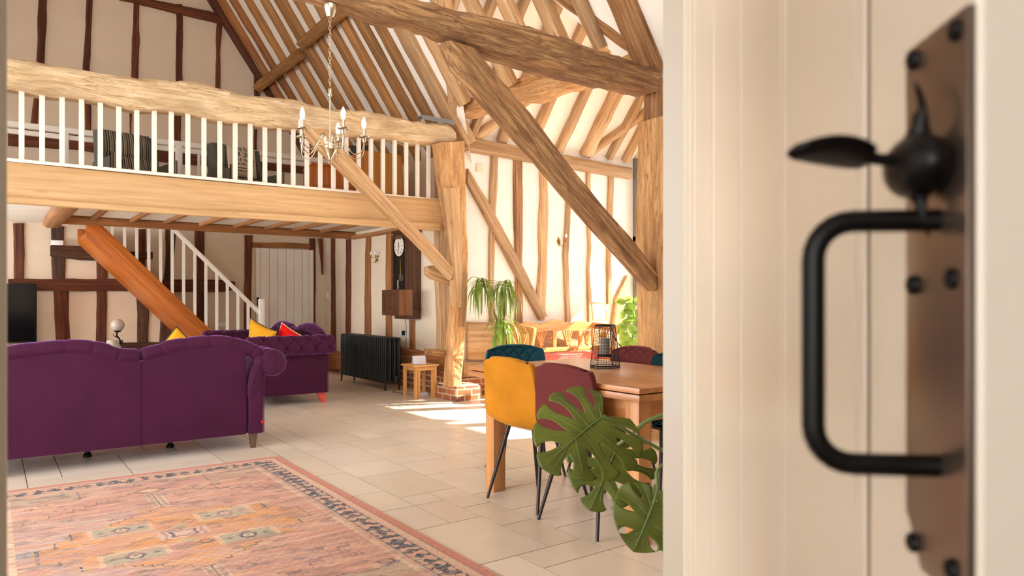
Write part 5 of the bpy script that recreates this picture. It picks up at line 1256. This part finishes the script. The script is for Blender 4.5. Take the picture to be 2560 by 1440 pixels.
# ---------------------------------------------------------------- chandelier
CX, CY = on(825,400,Y=4.27).x, 4.27
ch = thing('chandelier', 'brushed nickel chandelier with white candle bulbs hanging from the big tie beam', 'chandelier', (CX,CY,2.1))
def zz(py): return 1.2-(CA*CX+SA*CY)*(py-748)/F-2.1
MB().lathe([(.001,zz(401)),(.009,zz(399)),(.011,zz(395)),(.040,zz(376)),(.043,zz(374)),(.041,zz(370)),(.042,zz(368)),(.041,zz(366)),(.042,zz(363)),(.041,zz(361)),(.042,zz(358)),(.012,zz(356)),(.008,zz(354))], n=32).build('body', M['steel'], ch)
MB().lathe([(.0055,zz(357)),(.0055,zz(240))], n=12).lathe([(.010,zz(241)),(.013,zz(239)),(.012,zz(236)),(.013,zz(233)),(.012,zz(230)),(.013,zz(226)),(.012,zz(222)),(.008,zz(220))], n=16).build('rod', M['steel'], ch)
rg = lambda c, R_, r_, ax='y', sq=1: MB().tube([(c[0]+(R_*math.cos(t) if ax == 'y' else 0), c[1]+(0 if ax == 'y' else R_*math.cos(t)), c[2]+R_*sq*math.sin(t)) for t in [2*PI*i/20 for i in range(21)]], r_, n=6, caps=False)
rg((0,0,zz(406)), .011, .0022).build('finial_ring', M['steel'], ch)
mb = MB(); zc0 = zz(216); i = 0; ztop = 3.0-2.1
while zc0 < ztop-.02:
    r_ = rg((0,0,zc0+.012), .0075, .0014, 'y' if i % 2 else 'x', 1.9); mb.add(r_.v, r_.f); zc0 += .0235; i += 1
mb.build('chain', M['steel'], ch)
MB().lathe([(.008,ztop-.05),(.022,ztop-.045),(.035,ztop-.01),(.045,ztop+.02),(.045,ztop+.03)], n=24).build('ceiling_cup', M['steel'], ch)
base_dir = math.atan2(SA, CA)   # straight away from the camera
for k in range(5):
    a = base_dir+2*PI*k/5; dx, dy = math.cos(a), math.sin(a)
    def Q(r, z): return (dx*r, dy*r, z)
    arm = MB().tube(catmull([Q(.025,zz(358)),Q(.033,zz(342)),Q(.055,zz(337)),Q(.085,zz(352)),Q(.118,zz(372)),Q(.150,zz(382)),Q(.188,zz(376)),Q(.205,zz(360)),Q(.208,zz(350))],32), .0032, n=8)
    arm.tube(catmull([Q(.035,zz(362)),Q(.045,zz(345)),Q(.072,zz(341)),Q(.095,zz(365)),Q(.12,zz(384)),Q(.155,zz(394)),Q(.195,zz(386)),Q(.208,zz(368)),Q(.209,zz(350))],32), .0026, n=8).build('arm', M['steel'], ch)
    cdl = MB().lathe([(.009,zz(351)),(.010,zz(350)),(.010,zz(341)),(.012,zz(340)),(.030,zz(337.5)),(.034,zz(336)),(.032,zz(338)),(.012,zz(339.5))], (dx*.208,dy*.208,0), 24, caps=False).lathe([(.0115,zz(340)),(.0115,zz(316))], (dx*.208,dy*.208,0), 20).build('candle_cup', M['steel'], ch)
    MB().lathe([(.0115,zz(316)),(.014,zz(312)),(.0165,zz(304)),(.0155,zz(298)),(.010,zz(291)),(.004,zz(286)),(.001,zz(284.5))], (dx*.208,dy*.208,0), 20).build('bulb', M['bulb'], cdl)
MB().tube([(.125*math.cos(t),.125*math.sin(t),zz(372)) for t in [2*PI*i/40 for i in range(41)]], .0016, n=6, caps=False).build('hoop', M['steel'], ch)
# ---------------------------------------------------------------- wall lights
def sconce(label, loc, rz_):
    t = thing('wall_light', label, 'light', loc, rz_)     # local -y points into the room
    MB().lathe([(.030,0),(.030,.004),(.022,.010),(.010,.014)], n=24, axis='Y').build('backplate', M['brass'], t)
    for ch_ in t.children: ch_.scale = (1,-1,1.6)
    for s_ in (-1,1):
        arm = MB().tube(catmull([(0,-.012,0),(s_*.012,-.03,-.05),(s_*.035,-.05,-.075),(s_*.065,-.07,-.055),(s_*.07,-.075,-.02),(s_*.07,-.075,.0)],20), .0042, n=8).lathe([(.004,.0),(.024,.004),(.026,.008),(.009,.008),(.009,.048),(.008,.049)], (s_*.07,-.075,0), 18).build('arm', M['brass'], t)
        MB().lathe([(.010,.048),(.016,.062),(.0165,.075),(.011,.092),(.003,.106),(.001,.107)], (s_*.07,-.075,0), 18).build('bulb', M['bulb'], arm)
    return t
p = on(944,645,X=XW-.003); sconce('brass double wall light on the side wall under the gallery', (XW-.001,p.y,p.z), -PI/2)
p = on(1397,603,Y=YP-.003); sconce('brass double wall light on the bright porch wall', (p.x,YP-.001,p.z), 0)
# ---------------------------------------------------------------- text helper
def text_mesh(name, txt, size, mat, parent, loc, rot, depth=.0008, align='CENTER'):
    cu_ = bpy.data.curves.new(name,'FONT'); cu_.body = txt; cu_.size = size; cu_.extrude = depth; cu_.align_x = align; cu_.align_y = 'CENTER'
    o = bpy.data.objects.new(name, cu_); C.objects.link(o); bpy.context.view_layer.update()
    me = bpy.data.meshes.new_from_object(o.evaluated_get(bpy.context.evaluated_depsgraph_get())); bpy.data.objects.remove(o)
    me.materials.clear(); me.materials.append(mat); q = bpy.data.objects.new(name, me); C.objects.link(q); q.parent = parent; q.location = loc; q.rotation_euler = rot; return q
# ---------------------------------------------------------------- long wall clock
ck = thing('wall_clock', 'long dark walnut cased wall clock with a round white dial', 'clock', (XW,8.78,0.93))
y0, y1, xf = 8.55-8.78, 9.0-8.78, -.20; zt2 = 2.11-.93
MB().box((xf,y0,.0+.04),(0,y1,zt2)).build('case', M['walnut'], ck, bev=.006)
MB().box((xf-.012,y0-.012,.12),(0,y1+.012,.14)).build('moulding', M['walnut'], ck, bev=.004); MB().box((xf-.015,y0-.015,zt2-.01),(0,y1+.015,zt2+.03)).build('moulding', M['walnut'], ck, bev=.004)
MB().box((xf-.006,y0-.001,.0),(0,y1-.05,.1)).build('lower_case', M['walnut'], ck, bev=.02)
fr_ = MB().box((xf-.02,y0,.30),(xf,y0+.05,zt2-.03)).box((xf-.02,y1-.05,.30),(xf,y1,zt2-.03)).box((xf-.02,y0+.05,.30),(xf,y1-.05,.37)).box((xf-.02,y0+.05,zt2-.09),(xf,y1-.05,zt2-.03)).build('door', M['walnut'], ck, bev=.004)
MB().box((xf-.004,y0+.05,.37),(xf-.001,y1-.05,zt2-.09)).build('recess', M['black'], fr_)
dz_ = 1.92-.93; dc = (xf-.012, 0, dz_)
dial = MB().lathe([(.136,0),(.136,.006),(.130,.009),(.127,.006),(.001,.006)], n=48, axis='X').build('dial', simple('white_dial',(236,228,208),.4), ck); dial.scale = (-1,1,1); dial.location = dc
for k in range(12):
    a = 2*PI*k/12; txt = ['XII','I','II','III','IIII','V','VI','VII','VIII','IX','X','XI'][k]
    text_mesh('numeral', txt, .031, M['black'], dial, (.0065, -(-.104*math.sin(a)), .104*math.cos(a)), (PI/2-0,0,PI/2))
for a, l_, w_ in ((.15,.06,.006),(2.93,.092,.004)):
    h_ = MB().box((.009,-w_,-.015),(.011,w_,l_)).build('hand', M['black'], dial); h_.rotation_euler = (-a,0,0)
MB().lathe([(.006,.006),(.006,.012)], n=12, axis='X').build('hand_boss', M['black'], dial)
MB().tube([(xf-.008,-.02,dz_-.17),(xf-.008,-.03,dz_-.40)], .0025, n=6).build('pendulum_rod', M['brass'], ck); MB().box((xf-.02,-.06,dz_-.47),(xf-.006,-.01,dz_-.38)).build('pendulum_bob', M['steel'], ck); MB().tube([(xf-.010,.04,dz_-.58),(xf-.010,.045,dz_-.46)], .004, n=6).build('weight', M['steel'], ck)
kb = thing('relay_box', 'small wooden box with brass handle fixed in front of the long wall clock', 'box', (4.40,8.62,.985))
zb_h = 1.325-.985
MB().box((-.095,-.21,0),(.115,.23,zb_h)).build('case', M['walnut2'], kb, bev=.005)
d_ = MB().box((-.115,-.215,0),(-.095,.235,zb_h)).build('door', M['walnut'], kb, bev=.004)
MB().box((-.12,-.16,.05),(-.114,.18,.06)).box((-.12,-.16,.27),(-.114,.18,.28)).box((-.12,-.16,.05),(-.114,-.15,.28)).box((-.12,.17,.05),(-.114,.18,.28)).build('moulding', M['walnut'], d_)
MB().box((-.12,-.06,.06),(-.115,-.035,.15)).tube([(-.118,-.05,.11),(-.15,-.05,.11),(-.152,.04,.113)], .007, n=8).build('handle', M['brass'], d_)
MB().box((-.12,.13,.20),(-.115,.2,.215)).box((-.12,.13,.225),(-.115,.2,.24)).build('hinge', M['brass'], d_)
def cable(label, pts, r=.004, m=None):
    o = MB().tube(catmull(pts, 40), r, n=6).build('cable', m or M['black'], None); return tag(o, label, 'cable')
cable('thin black cable hanging from the small box down to the wall socket', [on(1008,785,X=4.5),on(1014,805,X=4.6),on(1016,835,X=4.68),on(1012,880,X=4.66),on(1012,920,X=4.58)], .0035)
cable('thin black cable beside the sockets behind the stool', [on(1001,845,X=4.69),on(1004,860,X=4.56),on(1000,890,X=4.55),on(1012,930,X=4.5),Vector((4.42,7.9,.02)),Vector((4.2,8.3,.006)),Vector((4.3,8.5,.006))], .0035)
for px_, py_, l_ in ((1005,834,'white wall socket with a black plug below the clock'),(1017,838,'white wall socket nearer the tan stud below the clock')):
    p = on(px_, py_, X=XW); o = MB().box((XW-.012,p.y-.045,p.z-.04),(XW,p.y+.045,p.z+.04)).build('wall_socket', M['bulb'], None, bev=.003); tag(o, l_, 'socket')
p = on(1010,832,X=XW-.02); o = MB().box((XW-.05,p.y-.02,p.z-.035),(XW-.012,p.y+.02,p.z+.03)).build('plug', M['black'], None, bev=.005); tag(o, 'black plug in the wall socket below the clock', 'plug')
p = on(819,739,X=XW); o = MB().box((XW-.012,p.y-.045,p.z-.045),(XW,p.y+.045,p.z+.045)).build('light_switch', M['bulb'], None, bev=.003); tag(o, 'white light switch near the corner of the side wall', 'switch')
p = on(143,607,Y=YB-.09); o = MB().box((p.x-.075,YB-.12,p.z-.035),(p.x+.075,YB-.075,p.z+.035)).build('alarm_box', M['bulb'], None, bev=.012); tag(o, 'white alarm box on the gnarled dark stud under the landing', 'box')
p = on(1199,420,Y=YP); o = MB().box((p.x-.055,YP-.012,p.z-.055),(p.x+.055,YP,p.z+.055)).build('wall_vent', M['plaster'], None, bev=.003); tag(o, 'square cream blanking plate high on the bright wall beside the worn post', 'plate')
p = on(556,812,Y=YB); o = MB().box((p.x-.07,YB-.012,p.z-.03),(p.x+.07,YB,p.z+.03)).build('wall_socket', M['bulb'], None, bev=.003); tag(o, 'cream double socket on the back wall behind the stair balusters', 'socket')
# ---------------------------------------------------------------- radiator
rd_ = thing('column_radiator', 'charcoal column radiator standing in front of the side wall', 'radiator', (4.30,9.27,0)); ry0, ry1 = 8.52-9.27, 10.02-9.27; ns_ = 26
sec = MB()
for i in range(4):
    x = -.11+i*.066; pts = [(x,0,.10),(x,0,.13),(x,0,.66),(x,0,.69)]; sec.tube(pts, [.012,.017,.017,.012], n=10)
sec.tube([(-.11,0,.115),(.088,0,.115)], .02, n=10).tube([(-.11,0,.675),(.088,0,.675)], .02, n=10)
s0 = sec.build('section', M['rad'], rd_, smooth=60)
for i in range(ns_):
    o = s0 if i == 0 else s0.copy()
    if i: C.objects.link(o); o.parent = rd_
    o.location = (0, ry0+.03+i*(ry1-ry0-.06)/(ns_-1), 0)
for y in (ry0+.03, ry1-.03): MB().tube([(-.11,y,.12),(-.115,y,0)], [.014,.012], n=10).build('leg', M['rad'], rd_)
for y in (ry0+.03, ry1-.03): MB().tube([(.088,y,.12),(.09,y,0)], [.014,.012], n=10).build('leg', M['rad'], rd_)
MB().lathe([(.024,0),(.024,.02),(.012,.024)], (0,0,0), 16, 'Y').build('end_plug', M['rad'], rd_).location = (-.0,ry0-.012,.675)
MB().tube([(.0,ry0,.115),(.0,ry0-.06,.115),(.0,ry0-.06,0)], .008, n=8).build('copper_pipe', simple('copper',(200,100,50),.35,1), rd_)
MB().lathe([(.016,.10),(.02,.12),(.02,.19),(.014,.2)], (0,ry0-.06,0), 12).build('valve', M['rad'], rd_)
# ---------------------------------------------------------------- nest of stools
ns = thing('nest_of_stools', 'small pine nest of tables by the brick plinth', 'table', (4.28,7.79,0))
w_, d_2 = .15, .155
MB().box((-w_-.02,-d_2-.02,.385),(w_+.02,d_2+.02,.405)).build('table_top', M['pineX'], ns, bev=.004)
MB().box((-w_+.01,-d_2+.005,.335),(w_-.01,-d_2+.025,.385)).box((-w_+.01,d_2-.025,.335),(w_-.01,d_2-.005,.385)).box((-w_+.005,-d_2+.01,.335),(-w_+.025,d_2-.01,.385)).build('apron', M['pineX'], ns, bev=.002)
MB().box((-w_+.035,-d_2-.004,.362),(w_-.0,d_2-.02,.378)).build('inner_table_top', M['pineX'], ns, bev=.003)
for x in (-1,1):
    for y in (-1,1): MB().box((x*w_,y*d_2,0),(x*(w_-.036),y*(d_2-.036),.385)).build('leg', M['pineZ'], ns, bev=.003)
for x, y in ((-w_+.05,-d_2+.015),(w_-.06,-d_2+.015)): MB().box((x,y,0),(x+.03,y+.03,.36)).build('inner_leg', M['pineZ'], ns, bev=.002)
o = MB().prism([(-.05,0),(.05,0),(.022,.098),(-.005,.10)], -.08, .08, 'X').build('white_router', M['cardboard'], None, bev=.004); o.location = (4.275,7.80,.4055); o.rotation_euler = (0,0,math.radians(-12)); o['_x']=0; del o['_x']; tag(o, 'white box shaped device standing on the small pine nest of tables', 'router')
o = MB().box((-.07,-.05,0),(.07,.05,.035)).build('power_adapter', M['cardboard'], None, bev=.004); o.location = (4.36,7.90,.001); tag(o, 'grey white adapter on the floor under the pine nest of tables', 'adapter')
# ---------------------------------------------------------------- dark screen and lamps at the back left
tv = thing('television', 'large black flat screen at the far left below the dark mid rail', 'television', (-.12,11.55,0))
MB().box((-.65,-.03,.62),(.64,.03,1.41)).build('casing', M['black'], tv, bev=.006)
MB().box((-.635,-.034,.64),(.625,-.03,1.395)).build('screen', M['screen'], tv)
MB().box((-.3,-.12,.5),(.3,.12,.52)).box((-.05,-.02,.5),(.05,.02,.64)).build('stand', M['black'], tv)
cb = thing('media_cabinet', 'low dark cabinet under the black screen, hidden behind the near sofa', 'cabinet', (-.12,11.6,0))
MB().box((-.75,-.22,.06),(.75,.22,.5)).build('body', M['walnut'], cb, bev=.006)
for x in (-.7,.62):
    for y in (-.18,.12): MB().box((x,y,0),(x+.06,y+.06,.06)).build('foot', M['walnut'], cb)
for x in (-.375,.375): MB().box((x-.36,-.235,.08),(x+.36,-.22,.48)).build('door', M['walnut'], cb, bev=.004)
sd = thing('side_table', 'low round side table carrying the two small lamps behind the near sofa', 'table', (1.32,10.45,0))
MB().lathe([(.32,.50),(.33,.51),(.33,.525),(.32,.53)], n=36).build('table_top', M['walnut'], sd)
MB().lathe([(.16,0),(.16,.02),(.04,.05),(.03,.25),(.04,.49),(.1,.5)], n=24).build('pedestal', M['walnut'], sd)
pL = on(294,820,Y=10.6); g = thing('globe_lamp', 'bronze figure lamp with a round white globe behind the near sofa', 'lamp', (pL.x,10.6,.53))
zc_ = pL.z+.06-.53
zc_ = on(294,813,Y=10.6).z-.53
MB().lathe([(.055,0),(.06,.01),(.045,.02),(.015,.03),(.01,.06)], n=20).build('base', M['iron'], g)
MB().tube(catmull([(0,0,.05),(.03,0,.09),(.02,0,.15),(-.01,0,.2),(0,0,zc_-.085)],18), .010, n=8).tube(catmull([(.03,0,.10),(.055,0,.10),(.05,.0,.13),(.03,0,.12)],8), .007, n=6).tube([(-.0,0,.17),(-.04,0,.19),(-.055,0,.22)], [.008,.005,.003], n=6).build('stem', M['iron'], g)
MB().lathe([(.03,zc_-.09),(.045,zc_-.075),(.04,zc_-.07)], n=20).build('gallery_cup', M['iron'], g)
MB().lathe([(.082*math.sin(PI*k/16)+.0005, zc_-.082*math.cos(PI*k/16)) for k in range(17)], n=28).build('globe', M['opal'], g, smooth=80)
pS = on(281,850,Y=10.35); q = thing('table_lamp', 'small table lamp with a pleated cream shade beside the globe lamp', 'lamp', (pS.x,10.35,.53)); zs = pS.z-.53
MB().lathe([(.045,0),(.045,.01),(.012,.02),(.02,.05),(.008,.06)], n=20).build('base', M['brass'], q)
rows = []
for k in range(9):
    t = k/8; z = zs-.10+.10*t; row = []
    for i in range(97):
        a = 2*PI*i/96; r = (.10-.045*t)*(1+.02*math.cos(32*a)); row.append(Vector((r*math.cos(a), r*math.sin(a), z)))
    rows.append(row)
MB().grid(rows).build('lamp_shade', M['shade'], q, smooth=80, weld=True)
# ---------------------------------------------------------------- gallery furniture
LF = 2.33
def armchair(label, loc, rz_):
    t = thing('striped_armchair', label, 'armchair', loc, rz_)
    MB().box((-.30,-.30,.10),(.30,.30,.28)).build('seat_base', M['charfab'], t, bev=.02)
    MB().box((-.28,-.36,.28),(.28,.22,.44)).build('seat_cushion', M['stripe'], t, bev=.04, segs=3)
    rows = []
    for k in range(33):
        v = k/32; z = .36+.62*v; y = .16+.13*v-.045*math.sin(PI*((v*2)%1))**.5; w = .285 if v < .93 else .285-.05*((v-.93)/.07)**2
        rows.append([Vector((w*(-1+2*j/16), y+.03*abs(-1+2*j/16)**4, z)) for j in range(17)])
    mb = MB().grid(rows); mb.build('back_cushion', M['stripe'], t, smooth=80)
    MB().prism([(.20,.1),(.33,.1),(.38,.96),(.36,.985),(.28,.98)], -.30, .30, 'X').build('back_frame', M['charfab'], t, bev=.015)
    for s_ in (-1,1):
        MB().box((s_*.30,-.34,.10),(s_*.38,.28,.56)).build('arm', M['charfab'], t, bev=.025, segs=3)
        MB().box((s_*.29,-.355,.12),(s_*.39,-.335,.6)).build('arm_front', M['stripe'], t, bev=.006)
        MB().prism([(.05,.5),(.3,.5),(.37,.97),(.20,.95),(.14,.7)], s_*.285, s_*.345, 'X').build('wing', M['charfab'], t, bev=.012)
        for y in (-.28,.24): MB().lathe([(.018,0),(.024,.10)], (s_*.30,y,0), 12).build('leg', M['walnut'], t)
    return t
a1 = on(292,370,Y=9.75); a2 = on(588,390,Y=9.75)
armchair('grey striped armchair standing alone on the gallery, nearest the doorway edge', (a1.x+.21,9.95,LF), math.radians(12))
ac2 = armchair('grey striped armchair on the gallery holding the lettered cushion', (a2.x+.17,9.95,LF), math.radians(14))
# lettered cushion
cx_ = thing('lettered_cushion', 'off-white cushion printed with black route numbers on the second armchair', 'cushion', (a2.x+.135,9.93,LF+.715)); cx_.rotation_euler = (math.radians(-8),0,math.radians(14))
linen = simple('linen_cover',(206,192,168),.9)
rows = []; mb = MB(); n = 16; S = .205
for sg in (1,-1):
    mb.grid([[Vector(((-1+2*i/n)*S, sg*.045*max(0,(1-abs(-1+2*i/n)**4)*(1-abs(-1+2*j/n)**4))**.5, (-1+2*j/n)*S)) for j in range(n+1)] for i in range(n+1)])
mb.build('cover', linen, cx_, smooth=80, weld=True)
for txt, sz_, z, m_ in (('YE TO',.062,.155,'black'),('48  209',.085,.085,'black'),('308 E  Towns',.055,.010,'black'),('3504 URS GI VE',.042,-.045,'black'),('via Chapel Street',.030,-.095,'black'),('Terminus & Market',.030,-.135,'black')):
    text_mesh('lettering', txt, sz_, M[m_], cx_, (0,-.047,z), (PI/2,0,0), .002)
# chest and cabinet on the gallery
c1a = on(758,440,Y=8.9); c1b = on(905,440,Y=8.9)
cc = thing('chest_of_drawers', 'orange wood chest behind the gallery balusters under the chandelier', 'chest', ((c1a.x+c1b.x)/2+.1,8.95,LF)); hw = (c1b.x-c1a.x)/2
MB().box((-hw,-.25,.04),(hw,.3,.56)).box((-hw-.012,-.27,.56),(hw+.012,.31,.585)).build('carcass', M['orangeZ'], cc, bev=.004)
for z in (.06,.31):
    dq = MB().box((-hw+.02,-.265,z),(hw-.02,-.25,z+.23)).build('drawer', M['orangeZ'], cc, bev=.004)
    MB().box((-.03,-.30,z+.07),(.03,-.265,z+.16)).build('drawer_pull', M['paleZ'], dq, bev=.004)
MB().box((-hw,-.23,0),(hw,.28,.04)).build('plinth', M['orangeZ'], cc)
cc.rotation_euler = (0,0,math.radians(-8))
mo = thing('monitor', 'dark monitor standing on the orange chest on the gallery', 'monitor', (c1b.x-.05,9.0,LF+.588)); mo.rotation_euler = (0,0,math.radians(-30))
MB().box((-.22,-.02,.06),(.22,.02,.34)).build('casing', M['black'], mo, bev=.01); MB().box((-.10,-.08,0),(.10,.08,.012)).box((-.02,0,.0),(.02,.02,.1)).build('stand', M['black'], mo)
c2a, c2b = on(918,430,Y=8.3), on(1015,430,Y=8.3)
c3 = thing('wooden_cabinet', 'pale orange cabinet with a plain back behind the right end of the gallery balusters', 'cabinet', ((c2a.x+c2b.x)/2,8.4,LF)); hw = (c2b.x-c2a.x)/2
MB().box((-hw,0,.06),(hw,.45,.75)).build('carcass', M['orangeZ'], c3, bev=.004)
MB().box((-hw+.005,-.012,.06),(-.004,0,.74)).box((.004,-.012,.06),(hw-.005,0,.74)).build('back_panel', M['paleZ'], c3, bev=.002)
MB().box((-hw+.02,.02,0),(hw-.02,.43,.06)).build('plinth', M['walnut'], c3)
# ---------------------------------------------------------------- groups of repeats
for o in list(C.objects):
    if o.parent or o.get('group') or not o.get('label'): continue
    n = o.name.split('.')[0]; g = {'dining_chair':'velvet chairs around the dining table','camelback_sofa':'purple velvet sofas','striped_armchair':'striped armchairs on the gallery','wall_light':'brass double wall lights','purlin':'purlins of the nave roof','valley_rafter':'valley rafters of the porch roof','tie_beam':'tie beams across the room','arcade_post':'main oak posts','brace':'big braces of the frame','cable':'cables by the side wall','wall_socket':'wall sockets'}.get(n)
    if g: o['group'] = g
for o in C.objects:
    if o.name.startswith('cushion') and not o.parent and 'far sofa' in o.get('label',''): o['group'] = 'cushions on the far sofa'
# ---------------------------------------------------------------- daylight
w_ = bpy.data.worlds.new('sky'); bpy.context.scene.world = w_; w_.use_nodes = True; nt = w_.node_tree; bg = nt.nodes['Background']
bg.inputs['Color'].default_value = (.95,.97,1.0,1); bg.inputs['Strength'].default_value = SKY
def portal(name, loc, rot, sx, sy):
    l = bpy.data.lights.new(name,'AREA'); l.shape = 'RECTANGLE'; l.size = sx; l.size_y = sy; l.cycles.is_portal = True
    o = bpy.data.objects.new(name, l); C.objects.link(o); o.location = loc; o.rotation_euler = rot; return o
def area(name, loc, rot, sx, sy, e, col):
    l = bpy.data.lights.new(name,'AREA'); l.shape = 'RECTANGLE'; l.size = sx; l.size_y = sy; l.energy = e; l.color = col
    o = bpy.data.objects.new(name, l); C.objects.link(o); o.location = loc; o.rotation_euler = rot; return o
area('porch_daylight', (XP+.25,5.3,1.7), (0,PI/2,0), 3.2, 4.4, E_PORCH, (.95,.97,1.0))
area('left_fill_light', (XL-.35,4.1,1.6), (0,-PI/2,0), 2.7, 5.0, E_LEFT, (.95,.97,1.0))  # added fill through the unseen left windows, brightens the nave
area('gable_fill_light', (1.15,DY-.15,4.05), (PI/2,0,0), 3.6, 2.5, E_GABLE, (.95,.97,1.0))  # added light behind the unseen gable window, brightens the far gable
area('back_fill_light', (XL-.35,9.85,1.4), (0,-PI/2,0), 1.3, 3.0, E_BACK, (.95,.97,1.0)); area('gallery_fill_light', (XL-.35,9.85,2.9), (0,-PI/2,0), .9, 3.0, E_BACK, (.95,.97,1.0))  # both added behind unseen windows to lift the back wall and gallery
area('front_fill_light', (-1.4,DY-.12,1.45), (PI/2,0,0), 1.45, 1.15, E_FRONT, (.95,.97,1.0))  # added fill from the unseen front window, lifts the plank door wall
area('hall_fill_light', (-1.7,-.9,1.45), (0,-PI/2,0), 1.3, 1.6, E_HALL, (.95,.97,1.0))  # added light for the near door, its hall window stays unseen
sl = bpy.data.lights.new('sun','SUN'); sl.energy = E_SUN; sl.angle = math.radians(.6); sl.color = (1,.93,.82)
so = bpy.data.objects.new('sun', sl); C.objects.link(so); sdv = Vector(SUNV); so.rotation_euler = sdv.to_track_quat('-Z','Y').to_euler(); so.location = (14,3,9)
# ---------------------------------------------------------------- camera
cam_ = bpy.data.cameras.new('camera'); co = bpy.data.objects.new('camera', cam_); C.objects.link(co); bpy.context.scene.camera = co
cam_.sensor_width = 36; cam_.lens = 36*F/2560; cam_.shift_y = 28/2560; cam_.clip_start = .02; cam_.clip_end = 100
co.location = (0,0,H); co.rotation_euler = (PI/2,0,AL-PI/2)
cam_.dof.use_dof = True; cam_.dof.focus_distance = 6.5; cam_.dof.aperture_fstop = FST
sc_ = bpy.context.scene; sc_.view_settings.view_transform = 'Standard'; sc_.view_settings.look = 'None'; sc_.view_settings.gamma = 1; sc_.view_settings.use_curve_mapping = False
sc_.view_settings.exposure = EXPO
try: sc_.cycles.max_bounces = 10; sc_.cycles.diffuse_bounces = 6; sc_.cycles.transparent_max_bounces = 12
except Exception: pass
